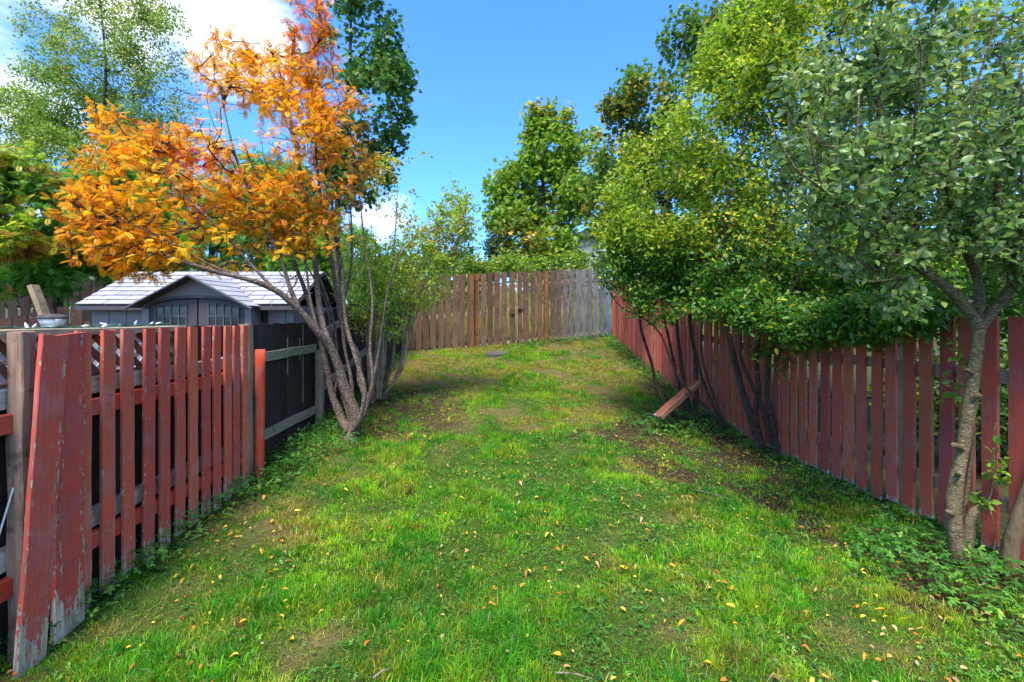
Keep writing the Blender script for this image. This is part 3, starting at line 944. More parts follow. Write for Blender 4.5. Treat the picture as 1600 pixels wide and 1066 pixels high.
def thin_rod():
    a, b = P(-6, 850, 1.93), P(21, 762, 1.98)
    cc = catmull([a, (a + b) / 2 + Vector((0.004, 0, .01)), b], .03)
    V, q, cp = tube(cc, np.full(len(cc), .004), 6, 0, 1)
    o = np_mesh("metal_rod", V - np.array(a), [q, cp], M['frost'], None, None, True); o.location = a
    tag(o, "thin pale blue rod leaning beside the left end of the red fence", "rod")
thin_rod()

# ------------------------------------------------------------------ back fence
def back_fence():
    ax, ay = BACK0; bx, by = BACK1
    L = math.hypot(bx - ax, by - ay); ux, uy = (bx - ax) / L, (by - ay) / L
    root = thing("board_fence", "tall weathered brown board fence with a gate across the end of the lawn", "fence", (ax, ay, 0))
    ang = math.atan2(uy, ux)
    meshes = [rough_board("board", .128, .02, 1.66, 140 + s, 4, 0, random.uniform(-.02, .02)) for s in range(8)]
    s = .06; i = 0
    def pxof(s_):
        x, y = ax + ux * s_, ay + uy * s_
        return 800 + F * x / y
    while s < L - .05:
        x, y = ax + ux * s, ay + uy * s; px = pxof(s)
        g = gz1(x, y)
        top = EYE + (HZ - np.interp(px, [600, 640, 800, 955], [436, 432, 425, 419])) / F * y + random.uniform(-.015, .015)
        zb = g + random.uniform(-.0, .04)
        greyness = float(sstep(855, 925, px)) * .95
        v = random.uniform(.75, 1.3)
        c = np.array([v * 1.0, v * random.uniform(.92, 1.12), v * random.uniform(.9, 1.15)])
        gcol = np.array([1.25, 2.4, 4.0]) * random.uniform(.8, 1.15)
        c = c * (1 - greyness) + gcol * greyness
        if px > 946: c = np.array([1.1, 2.7, 6.0])
        if 735 < px < 748 or 850 < px < 858: c = np.array([1.5, 1.25, .75])
        if 796 < px < 801:
            s += .05
        put("board", meshes[i % 8], M['brown_wood'], root, (ux * s + uy * random.uniform(-.004, .004), uy * s, zb), (0, random.uniform(-.008, .008), ang), (random.uniform(.93, 1.05), 1, (top - zb) / 1.66), (*c, 1))
        s += .164 + random.uniform(-.01, .008); i += 1
    # posts in front line and rails behind
    def at(px, off=0):
        # s such that pxof(s)=px
        ss = np.linspace(0, L, 800); k = np.argmin([abs(pxof(q) - px) for q in ss]); q = ss[k]
        return (ux * q + uy * off, uy * q - ux * off), (ax + ux * q, ay + uy * q)
    for px, w in ((736, .10), (852, .09)):
        (lx, ly), (x, y) = at(px, .055)
        g = gz1(x, y); top = EYE + (HZ - 427) / F * y
        put("post", rough_board("post", w, .09, 1.7, px, 4, .005), M['brown_wood'], root, (lx, ly, g - .03), (0, 0, ang), (1, 1, (top - g) / 1.7), (1.5, 1.3, .8, 1))
    (lx, ly), (x, y) = at(808, .03); g = gz1(x, y)
    put("gate_stile", rough_board("gate_stile", .022, .03, 1.55, 5, 3, .002), M['pale_wood'], root, (lx - .0, ly, g + .08), (0, 0, ang), (1, 1, 1), (1, .85, .7, 1))
    (lx, ly), (x, y) = at(812, .045)
    z = EYE - (478 - HZ) / F * y
    put("latch", rough_board("latch", .12, .03, .075, 6, 1, .003), M['brown_wood'], root, (lx, ly, z - .075), (0, 0, ang), color=(1.4, 1.3, 1.1, 1))
    (lx, ly), (x, y) = at(800, .04)
    put("latch_block", rough_board("latch_block", .10, .03, .11, 7, 1, .003), M['brown_wood'], root, (lx, ly, z - .19), (0, 0, ang), color=(1.2, 1, .9, 1))
    for fz0, fz1 in ((.22, .16), (.98, .93), (1.52, 1.5)):
        a = (uy * -.03 + 0.02, ux * .03, gz1(ax, ay) + fz0); b = (ux * (L - .02) - uy * .03, uy * (L - .02) + ux * .03, gz1(bx, by) + fz1 - .03)
        beam("rail", a, b, .085, .038, M['pale_wood'], root, int(fz0 * 100), (1.2, .95, .8, 1))
back_fence()

# ------------------------------------------------------------------ shed
def shed():
    cx, yf = -4.85, 7.3
    root = thing("garden_shed", "taupe garden shed with light grey tiled roof and arched double doors", "shed", (cx, yf, 0))
    xl, xr = -6.745 - cx, -3.5 - cx
    H = 1.665
    # side and rear walls
    solid("wall", [(xl, xl + .05, .05, 1.9, 0, H), (xr - .05, xr, .05, 1.9, 0, H), (xl, xr, 1.9, 1.95, 0, H)], M['shed_wall'], root)
    g = prism("gable_wall", [(0.05, H), (1.9, H), (.93, 2.2)], 0, 1, M['shed_wall'], root)
    g.rotation_euler = (0, 0, math.radians(90)); g.location = (xl + .06 + .0, 0.0, 0.0); g.scale = (1, .05, 1)
    # front wall panels
    w = .283; x = xl
    while x < xr - .02:
        x1 = min(x + w, xr)
        if x1 < -.80 or x > .80 - .02:
            solid("wall_panel", [(x + .006, x1 - .006, 0, .045, 0, H - .01)], M['shed_wall'], root)
        x = x1
    solid("wall_back", [(xl + .05, xr - .05, .046, .06, 0, H)], M['shed_dark'], root)
    # portico front: arch trim and doors
    arch = []
    for k in range(17):
        a = math.pi * k / 16
        arch.append((-.74 * math.cos(a), 1.615 + .16 * math.sin(a)))
    outer = [(-.84, 0), (-.84, 1.665), (0, 2.10), (.84, 1.665), (.84, 0), (.74, 0)]
    prism("door_surround", outer + list(reversed(arch)) + [(-.74, 0)], -.30, -.03, M['shed_wall'], root)
    # darker arch moulding
    a2 = [(-.79 * math.cos(math.pi * k / 16), 1.62 + .20 * math.sin(math.pi * k / 16)) for k in range(17)]
    prism("arch_moulding", a2 + list(reversed([(x, z + .002) for x, z in arch])), -.325, -.3, M['shed_dark'], root)
    for s in (-1, 1):
        # each door: arched quarter leaf
        pts = [(s * .012, 0), (s * .73, 0)] + [(s * .73 * math.cos(math.pi / 2 * k / 8), 1.61 + .155 * math.sin(math.pi / 2 * k / 8)) for k in range(8)] + [(s * .012, 1.765)]
        if s > 0: pts = pts
        d = prism("door", pts if s < 0 else pts, -.275, -.245, M['shed_dark'], root)
        # window frame with muntins and panes
        x0w, x1w = (.17, .64)
        fr = []
        zt = lambda xx: 1.61 + .155 * math.sqrt(max(0, 1 - (xx / .73) ** 2)) - .06
        n = 4
        step = (x1w - x0w) / n
        for k in range(n + 1):
            xx = x0w + k * step
            top = zt(xx)
            a_, b_ = sorted((s * (xx - .008), s * (xx + .008)))
            fr.append((a_, b_, -.292, -.276, 1.05, top))
        for zz in (1.05, 1.2, 1.35, 1.5):
            a_, b_ = sorted((s * (x0w - .008), s * (x1w + .008)))
            fr.append((a_, b_, -.2915, -.2765, zz - .008, zz + .008))
        wf = solid("window_frame", fr, M['shed_dark'], d, color=(1.5, 1.6, 1.8, 1))
        for k in range(n):
            for zz in (1.05, 1.2, 1.35, 1.5):
                xa = x0w + k * step + .009; xb = xa + step - .018
                ztp = min(zz + .142, zt(xb) - .0) if zz > 1.49 else zz + .142
                a_, b_ = sorted((s * xa, s * xb))
                solid("pane", [(a_, b_, -.280, -.277, zz + .009, ztp)], M['glass'], d)
    # low windows at both sides
    for sx in (-1.25, 1.3):
        f = solid("window_frame", [(sx - .16, sx + .16, -.02, -.001, 1.1, 1.38)], M['shed_dark'], root)
        for k in (-1, 1):
            solid("pane", [(sx + k * .075 - .06, sx + k * .075 + .06, -.026, -.021, 1.13, 1.35)], M['glass'], f)
    # main roof: tiles in courses on a deck
    ze, ye, zr, yr = 1.665, -.16, 2.28, .93
    slope = math.atan2(zr - ze, yr - ye); Ls = math.hypot(zr - ze, yr - ye)
    xa, xb = xl - .10, xr + .10
    rows = 8; ch = Ls / rows
    tm = [None] * 3
    for v in range(3):
        me = bpy.data.meshes.new("roof_tile")
        vv = boxv(0, .43, 0, ch + .015, 0, .012)
        vv = [(x, y, z + (0.018 if y == 0 else 0.0)) for x, y, z in vv]
        me.from_pydata(vv, [], BF); me.update(); me.materials.append(M['roof_tile']); tm[v] = me
    rr = random.Random(3)
    for side in (0, 1):
        for r in range(rows):
            off = (r % 2) * .2 + rr.uniform(0, .05)
            x = xa - off
            while x < xb:
                L = .437
                x0, x1 = max(x, xa), min(x + L, xb)
                sc = (x1 - x0 - .014) / .43
                if sc > .05:
                    yy = ye + math.cos(slope) * ch * r; zz = ze + math.sin(slope) * ch * r + .004
                    c = rr.uniform(.86, 1.1)
                    if side == 0:
                        put("roof_tile", tm[0], None, root, (x0, yy, zz), (slope, 0, 0), (sc, 1, 1), (c, c, c, 1))
                    elif r > rows - 3:
                        put("roof_tile", tm[0], None, root, (x1, 2 * yr - yy, zz), (slope, 0, math.pi), (sc, 1, 1), (c, c, c, 1))
                x += L
    # roof deck + fascia
    d = prism("roof_deck", [(ye + .01, ze - .03), (yr, zr - .03), (2 * yr - ye, ze - .03), (2 * yr - ye, ze - .006), (yr, zr - .006), (ye + .01, ze - .006)], 0, 1, M['shed_dark'], root)
    d.rotation_euler = (0, 0, math.radians(90)); d.location = (xb, 0, 0); d.scale = (1, xb - xa, 1)
    solid("fascia", [(xa, xb, ye - .012, ye + .008, ze - .07, ze - .004)], M['shed_dark'], root)
    # portico gable roof, running back into the main roof
    for s in (-1, 1):
        hw, zb_, zt_ = .90, 1.645, 2.12
        th = .022
        V = [(0, -.46, zt_), (s * hw, -.46, zb_), (s * hw, -.12, zb_), (0, .68, zt_)]
        V += [(x, y, z - th) for x, y, z in V]
        Fq = [(0, 1, 2, 3), (7, 6, 5, 4), (0, 4, 5, 1), (1, 5, 6, 2), (2, 6, 7, 3), (3, 7, 4, 0)]
        me = bpy.data.meshes.new("portico_roof"); me.from_pydata(V, [], Fq); me.update()
        put("portico_roof", me, M['shed_dark'], root, (0, 0, .0))
        # courses of tile on it
        nrow = 6
        for r in range(nrow):
            t0, t1 = r / nrow, (r + 1) / nrow
            xa_, xb_ = s * hw * (1 - t0), s * hw * (1 - t1)
            za_, zb2 = zb_ + (zt_ - zb_) * t0, zb_ + (zt_ - zb_) * t1
            yb0, yb1 = -.12 + .80 * t0, -.12 + .80 * t1
            yc = -.47
            cuts = sorted(set([yc, yc + .22 + .1 * (r % 2), yc + .22 + .1 * (r % 2) + .4]))
            for ci in range(len(cuts)):
                y0 = cuts[ci]; y1 = cuts[ci + 1] - .006 if ci + 1 < len(cuts) else None
                if y1 is None or y1 > yb0: e0, e1 = yb0, yb1
                else: e0 = e1 = y1
                if e0 - y0 < .03: continue
                V = [(xa_, y0, za_ + .016), (xa_, e0, za_ + .016), (xb_, e1, zb2 + .004), (xb_, y0, zb2 + .004)]
                V += [(x, y, z - .012) for x, y, z in V]
                Fq = [(0, 1, 2, 3), (7, 6, 5, 4), (0, 4, 5, 1), (1, 5, 6, 2), (2, 6, 7, 3), (3, 7, 4, 0)]
                me = bpy.data.meshes.new("roof_tile"); me.from_pydata(V, [], Fq); me.update()
                c = rr.uniform(.86, 1.1)
                put("roof_tile", me, M['roof_tile'], root, (0, 0, 0), color=(c, c, c, 1))
                if e0 == yb0 and y1 is None: break
        # rake board
        a = Vector((s * .95, -.48, 1.61)); b = Vector((0, -.48, 2.11))
        beam("rake_board", a, b, .02, .055, M['shed_dark'], root, 2, (1.3, 1.5, 1.5, 1), 0, 1)
shed()

# ------------------------------------------------------------------ neighbour's far fences and stake
def row_fence(name, label, a, b, base_drop, pitch, w, mat, col, seed):
    a, b = Vector(a), Vector(b)
    L = math.hypot(b.x - a.x, b.y - a.y); ang = math.atan2(b.y - a.y, b.x - a.x)
    root = thing(name, label, "fence", (a.x, a.y, 0))
    rr = random.Random(seed)
    ms = [rough_board("board", w, .02, 1, seed + k, 2) for k in range(3)]
    n = int(L / pitch)
    for i in range(n):
        t = i / n; x, y = a.x + (b.x - a.x) * t, a.y + (b.y - a.y) * t
        z = a.z + (b.z - a.z) * t + rr.uniform(-.01, .01); g = gz1(x, y) - .05
        c = rr.uniform(.8, 1.3)
        put("board", ms[i % 3], mat, root, (x - a.x, y - a.y, g), (0, 0, ang), (1, 1, z - g), (c * col[0], c * col[1], c * col[2], 1))
    off = Vector((-math.sin(ang), math.cos(ang), 0)) * .03
    for h in (.3, .75):
        za = gz1(a.x, a.y) * (1 - h) + a.z * h; zb = gz1(b.x, b.y) * (1 - h) + b.z * h
        beam("rail", (off.x, off.y, za), (b.x - a.x + off.x, b.y - a.y + off.y, zb), .08, .036, mat, root, seed)
row_fence("board_fence", "low dark brown board fence left of the garden shed, its top sloping up", P(-60, 512, 8.6), P(141, 471, 9.2), 0, .20, .182, M['brown_wood'], (.8, .75, .8), 300)
row_fence("picket_fence", "tall black slatted fence under the green trees at far left", P(-80, 448, 12.4), P(175, 438, 12.8), 0, .31, .23, M['black_wood'], (.9, .85, .8), 310)

def stake():
    a, b = P(71, 495, 8.3), P(52, 446, 8.3)
    d = b - a
    a2 = a - d * 1.9
    o = beam("leaning_post", a2, b, .09, .15, M['pale_wood'], None, 12, (1.1, .9, .75, 1), .006)
    tag(o, "pale wooden post leaning over by the low dark fence at far left", "post")
stake()

# ------------------------------------------------------------------ house far behind
def house():
    y = 26; x = (925 - 800) / F * y
    root = thing("house", "pale grey house mostly hidden behind the maple trees", "house", (x, y, gz1(x, y)))
    g = gz1(x, y)
    z1 = EYE + (HZ - 372) / F * y - g
    solid("wall", [(-.9, 4.6, 0, 5, -.2, z1)], M['house'], root)
    rows = [( -.92, -.78, -.03, -.002, -.2, z1)]
    solid("corner_board", rows, M['white_lattice'], root)
    f = solid("window", [(.3, 1.2, -.06, -.01, z1 - 1.9, z1 - .7)], M['white_lattice'], root)
    solid("pane", [(.37, .73, -.07, -.061, z1 - 1.83, z1 - .77)], M['glass'], f)
    solid("pane", [(.77, 1.13, -.07, -.061, z1 - 1.83, z1 - .77)], M['glass'], f)
    prism("roof", [(-1.3, z1), (5.0, z1), (1.85, z1 + 1.6)], -.4, 5.4, M['shed_dark'], root)
house()

# ------------------------------------------------------------------ trees
O1, O2, O3, YEL, YG, RED = (.80, .33, .015), (.76, .23, .02), (.62, .12, .02), (.82, .46, .02), (.30, .34, .04), (.42, .03, .03)
def rowan_color(A, c, rng):
    # redder at the top right and in one cluster, greener-yellow low near the stems
    px = A[:, 0] / A[:, 1] * F + 800; py = HZ - (A[:, 2] - EYE) / A[:, 1] * F
    r = rng.random(len(A))
    m = (np.hypot((px - 500) / 70, (py - 30) / 70) < 1) & (r < .55)
    c[m] = np.array(O3) * rng.uniform(.8, 1.3, (m.sum(), 1))
    m = (np.hypot((px - 300) / 60, (py - 248) / 13) < 1) & (r < .5)
    c[m] = np.array(RED) * rng.uniform(.8, 1.6, (m.sum(), 1))
    m = (py > 300) & (px > 380) & (r < .25)
    c[m] = np.array((.22, .28, .03)) * rng.uniform(.7, 1.3, (m.sum(), 1))
    m = (px > 555) & (r < .5)
    c[m] = np.array((.24, .15, .04)) * rng.uniform(.7, 1.3, (m.sum(), 1))
    return c
RY = 4.84
base_r = [(548, 688, RY), (549, 676, RY)]
tree("rowan_tree", "rowan tree with bright orange leaves and several leaning grey stems", "tree", [
    (base_r + [(556, 652, RY), (537, 604, 4.80), (527, 568, 4.75), (514, 540, 4.7), (497, 520, 4.6), (470, 487, 4.5), (428, 452, 4.35), (380, 435, 4.2), (330, 423, 4.1), (260, 400, 4.0)], .074, .012),
    (base_r + [(536, 660, 4.9), (521, 622, 4.92), (513, 586, 4.95), (506, 556, 4.95), (500, 525, 4.95), (486, 480, 4.9), (460, 410, 4.8), (430, 330, 4.7), (390, 250, 4.6)], .050, .008),
    (base_r + [(560, 662, 4.7), (570, 610, 4.68), (556, 560, 4.7), (540, 500, 4.75), (535, 420, 4.8), (520, 330, 4.8), (515, 200, 4.9)], .030, .006),
    (base_r + [(566, 655, 4.8), (582, 600, 4.8), (578, 540, 4.85), (582, 470, 4.9), (570, 380, 5.0), (560, 290, 5.0)], .026, .005),
    (base_r + [(552, 640, 4.9), (548, 590, 4.95), (538, 540, 5.0), (532, 470, 5.0), (525, 380, 5.0), (500, 280, 5.0)], .024, .005),
    ([(521, 622, 4.92), (528, 580, 5.0), (519, 530, 5.05), (508, 470, 5.05), (470, 400, 5.0), (420, 320, 4.9)], .018, .005),
    ([(575, 625, 5.0), (590, 560, 5.1), (600, 490, 5.15), (612, 430, 5.2), (640, 380, 5.2), (700, 350, 5.2)], .018, .004),
    ([(549, 668, RY), (543, 640, 4.95), (531, 600, 5.05), (526, 540, 5.1), (516, 480, 5.15), (480, 380, 5.15), (455, 280, 5.1)], .026, .006),
    ([(497, 520, 4.6), (485, 470, 4.65), (479, 420, 4.7), (470, 340, 4.7), (452, 240, 4.7)], .016, .005),
    ([(516, 543, 4.7), (507, 517, 4.75), (500, 484, 4.8), (494, 430, 4.85), (488, 360, 4.9), (470, 270, 4.9), (450, 170, 4.9), (430, 80, 4.9)], .036, .007),
    ([(470, 487, 4.5), (455, 455, 4.55), (440, 410, 4.55), (405, 330, 4.5), (370, 250, 4.5), (350, 170, 4.5)], .024, .006),
    (base_r + [(563, 648, 4.9), (574, 627, 5.0), (562, 596, 5.1), (560, 556, 5.15), (542, 526, 5.1), (531, 490, 5.1), (520, 420, 5.1), (500, 300, 5.1), (490, 180, 5.1), (485, 70, 5.1)], .040, .006),
    ([(530, 490, 5.1), (545, 440, 5.1), (550, 380, 5.1), (548, 300, 5.1), (560, 230, 5.0)], .018, .005),
    ([(428, 452, 4.35), (380, 400, 4.3), (330, 345, 4.2), (280, 300, 4.2), (240, 240, 4.2)], .017, .005),
    ([(380, 435, 4.2), (320, 410, 4.1), (250, 370, 4.0), (190, 345, 3.9), (140, 330, 3.9)], .013, .004),
    ], [(400, 250, 4.7, 150, 120, .8, 1.0), (455, 320, 4.8, 95, 85, .5, .60), (330, 195, 4.6, 75, 60, .5, .20), (460, 200, 4.8, 70, 80, .5, .25), (240, 305, 4.3, 115, 85, .6, .34), (190, 230, 4.3, 30, 25, .3, .04), (170, 345, 4.1, 62, 60, .4, .26), (368, 120, 4.7, 52, 92, .4, .26), (430, 150, 4.8, 80, 70, .5, .30),
        (490, 60, 5.0, 42, 90, .4, .26), (530, 230, 5.0, 62, 110, .5, .34), (330, 390, 4.3, 130, 35, .5, .14), (200, 395, 4.1, 75, 45, .4, .14), (490, 370, 4.8, 70, 60, .5, .16), (220, 190, 4.4, 60, 40, .4, .10)],
    2500, 4.8, 'rowan', .080, [YEL, O1, O1, O2, (.42, .36, .04), (.45, .16, .03)], [.44, .32, .2, .10, .08, .04], 'bark_rowan', 5,
    spread=.016, nscale=2.0, thr=.42, leafmat='leaf_thin', droop=.30, flat=.55, tip=.0036, stem_name="stem", seg=.10, cscale=1.1, last=3, lump=.22, recolor=rowan_color,
    bare=([(420, 380, 4.7, 150, 70, .5, 1), (300, 370, 4.3, 150, 60, .5, .8), (500, 330, 4.9, 80, 120, .5, .8), (400, 240, 4.7, 150, 120, .7, .7), (490, 440, 4.8, 60, 50, .3, .4)], 420))

# sparse shrub with many thin grey stems right behind the rowan
sp = []
rs = random.Random(8)
for k in range(18):
    b = (585 + rs.uniform(-10, 14), 628 + rs.uniform(-8, 2), 6.3 + rs.uniform(-.25, .25))
    tx = 540 + k * 11 + rs.uniform(-8, 8); ty = rs.uniform(310, 400) + abs(k - 7) * 4 - 25
    mx = b[0] + (tx - b[0]) * rs.uniform(.25, .45) + rs.uniform(-6, 6)
    sp.append(([b, (b[0] + (mx - b[0]) * .6, 580, b[2]), (mx, 500, b[2] + rs.uniform(-.1, .1)), (b[0] + (tx - b[0]) * .75, 410, b[2] + rs.uniform(-.3, .3)), (tx, ty, b[2] + rs.uniform(-.4, .4))], rs.uniform(.016, .030), .003))
tree("tall_shrub", "sparse twiggy shrub with many thin grey stems behind the rowan tree", "shrub", sp,
     [(640, 330, 6.3, 95, 95, .6, 1), (620, 280, 6.3, 60, 45, .5, .3), (715, 340, 6.2, 35, 50, .4, .35), (640, 420, 6.3, 80, 70, .6, 1.0), (570, 400, 6.3, 50, 120, .5, .8), (600, 480, 6.2, 50, 60, .4, .5), (700, 370, 6.2, 50, 50, .4, .5)],
     1700, 7.5, 'oval', .046, [(.30, .42, .04), (.18, .30, .035), (.46, .44, .05), (.50, .26, .04)], [.4, .35, .2, .06], 'bark_grey', 15,
     spread=.03, nscale=1.5, thr=.40, tip=.0020, stem_name="stem", seg=.13, sides=7)

# dark green maple behind the shed
tree("maple_tree", "tall narrow dark green maple rising behind the orange rowan", "tree",
     [([(533, 560, 9.8), (530, 480, 9.8), (526, 380, 9.8), (532, 250, 9.8), (545, 120, 9.8), (550, -40, 9.8)], .11, .02)],
     [(560, 60, 9.8, 62, 100, .9, 1), (575, 150, 9.8, 70, 80, .9, 1), (560, 260, 9.8, 55, 60, .7, .5), (560, -60, 9.8, 60, 70, .8, .6), (520, 180, 9.8, 30, 120, .7, .4), (612, 120, 9.8, 32, 45, .6, .35), (590, 215, 9.8, 40, 40, .6, .3)],
     420, 16, 'maple', .13, [(.05, .14, .03), (.07, .18, .035), (.035, .105, .025), (.14, .2, .03)], [.4, .3, .25, .08], 'bark_dark', 25,
     spread=.10, nscale=1.0, thr=.42, seg=.25, droop=.4, up=.4, tip=.004)

# lacy birch, far left
tree("birch_tree", "tall lacy birch with fine hanging leaves at the upper left", "tree",
     [([(150, 470, 15), (155, 350, 15), (160, 220, 15), (165, 100, 15), (150, -60, 15)], .085, .02)],
     [(150, 60, 15, 95, 110, 1.6, 1), (90, 170, 15, 90, 70, 1.5, .7), (250, 170, 15, 60, 110, 1.3, .6), (150, 235, 15, 140, 75, 1.4, 1.5), (240, 60, 15, 50, 70, 1.2, .35), (20, 170, 15, 40, 40, 1, .2)],
     1300, 44, 'dia', .092, [(.20, .30, .05), (.13, .22, .04), (.34, .36, .08)], [.5, .35, .2], 'bark_dark', 35,
     spread=.15, nscale=1.3, thr=.46, seg=.35, droop=.5, up=.2, tip=.005, ldir=.9)

tree("yellowing_tree", "green and rusty yellow tree leaning in at the far left edge", "tree",
     [([(-60, 560, 8.8), (-50, 480, 8.8), (-30, 380, 8.8), (-10, 280, 8.8)], .09, .03)],
     [(-10, 310, 8.8, 80, 60, .8, 1), (30, 270, 8.8, 50, 35, .6, .5), (20, 360, 8.8, 65, 40, .6, .6), (-60, 400, 8.8, 80, 90, .8, .8)],
     260, 22, 'pinnate', .18, [(.24, .36, .035), (.52, .42, .03), (.38, .17, .03), (.13, .27, .035)], [.35, .2, .2, .35], 'bark_dark', 45,
     spread=.07, nscale=1.2, thr=.42, seg=.2, droop=.5, clump=.75, tip=.003)

tree("elder_tree", "bright green leafy tree behind the low fence left of the shed", "tree",
     [([(90, 500, 10.5), (92, 430, 10.5), (100, 340, 10.5), (120, 270, 10.5)], .10, .03), ([(92, 440, 10.5), (50, 380, 10.5), (20, 330, 10.5)], .05, .02)],
     [(90, 350, 10.5, 75, 75, 1.0, 1), (20, 390, 10.5, 75, 50, 1.0, .8), (170, 330, 10.8, 70, 80, .9, .8), (60, 430, 10.4, 80, 25, .8, .3), (-60, 380, 10.5, 60, 80, 1, .6)],
     420, 24, 'pinnate', .2, [(.10, .28, .035), (.15, .36, .045), (.06, .18, .03)], [.4, .35, .3], 'bark_dark', 55,
     spread=.10, nscale=1.1, thr=.40, seg=.25, droop=.45, tip=.004)
tree("elder_tree", "mid green leafy tree directly behind the shed roof", "tree",
     [([(330, 500, 11.5), (330, 420, 11.5), (335, 330, 11.5), (350, 250, 11.5)], .10, .03)],
     [(300, 350, 11.5, 110, 75, 1.2, 1), (420, 330, 11.5, 80, 90, 1.2, .9), (220, 400, 11.5, 80, 35, 1.0, .6), (470, 420, 11.5, 50, 50, 1.0, .5)],
     420, 24, 'pinnate', .2, [(.11, .29, .035), (.18, .37, .04), (.07, .19, .03)], [.4, .3, .3], 'bark_dark', 65,
     spread=.10, nscale=1.0, thr=.42, seg=.25, droop=.45, tip=.004)

# centre maple beyond the back fence
MAPC = [(.17, .29, .03), (.24, .36, .035), (.11, .21, .03), (.50, .38, .03), (.26, .22, .035)]
tree("maple_tree", "round topped green maple with yellow patches beyond the back fence", "tree",
     [([(852, 500, 17), (850, 420, 17), (848, 330, 17), (850, 240, 17), (855, 190, 17)], .16, .03)],
     [(852, 235, 17, 45, 38, 1.2, .55), (833, 195, 17, 11, 26, .4, .07), (858, 188, 17, 11, 26, .4, .07), (886, 200, 17, 11, 26, .4, .07), (802, 228, 17, 24, 12, .5, .08), (925, 225, 17, 12, 24, .4, .06), (772, 300, 17, 14, 18, .4, .05), (800, 285, 17, 38, 35, 1.0, .4), (850, 300, 17, 75, 60, 1.8, 1.2), (835, 375, 17, 72, 48, 1.7, 1.2), (905, 280, 17, 42, 60, 1.2, .6), (775, 345, 17, 24, 30, .8, .2), (855, 420, 17, 70, 35, 1.4, .5)],
     900, 19, 'maple', .20, MAPC, [.35, .3, .25, .07, .09], 'bark_dark', 75,
     spread=.17, nscale=1.0, thr=.44, seg=.4, droop=.4, up=.45, tip=.006, clump=.6, cscale=.5)
tree("maple_tree", "taller spreading maple behind the right hand bush, turning yellow brown", "tree",
     [([(1040, 520, 13), (1040, 400, 13), (1045, 280, 13), (1080, 150, 13), (1100, 60, 13)], .16, .03), ([(1042, 330, 13), (1000, 230, 13), (980, 160, 13)], .07, .02)],
     [(1010, 170, 13, 50, 55, 1.2, .7), (970, 260, 13, 50, 50, 1.2, .7), (955, 165, 13, 14, 22, .5, .07), (985, 125, 13, 12, 22, .5, .07), (1048, 60, 13, 14, 24, .5, .08), (1040, 100, 13, 30, 20, .6, .12), (1090, 110, 13, 55, 70, 1.2, .8), (1130, 40, 13, 80, 50, 1.2, .8), (940, 320, 13, 40, 50, 1.0, .5), (1060, 250, 13, 80, 80, 1.3, .8), (1200, 20, 13, 80, 50, 1.2, .6), (985, 350, 13, 60, 60, 1.2, .6)],
     850, 19, 'maple', .16, [(.09, .18, .03), (.13, .22, .035), (.32, .25, .04), (.48, .33, .03), (.055, .115, .025)], [.35, .25, .2, .06, .2], 'bark_dark', 85,
     spread=.13, nscale=.9, thr=.43, seg=.3, droop=.4, up=.4, tip=.005, clump=.6, cscale=.7)
tree("dark_bush", "small dark evergreen tree left of the round maple beyond the fence", "tree",
     [([(775, 470, 20), (776, 400, 20), (778, 370, 20)], .12, .04)],
     [(778, 380, 20, 22, 38, .9, 1), (800, 410, 20, 28, 20, .9, .5)],
     110, 60, 'dia', .13, [(.03, .07, .03), (.05, .09, .035)], [.6, .4], 'bark_grey', 95, spread=.16, nscale=1, thr=.4, seg=.5, tip=.006)

def bush_shade_color(A, c, rng):
    # shade under the bush is painted into the lower leaves as darker green
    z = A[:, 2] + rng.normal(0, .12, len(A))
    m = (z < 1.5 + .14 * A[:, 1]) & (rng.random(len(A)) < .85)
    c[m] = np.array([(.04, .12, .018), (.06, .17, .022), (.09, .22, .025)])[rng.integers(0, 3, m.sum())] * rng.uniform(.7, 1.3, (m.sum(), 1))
    return c
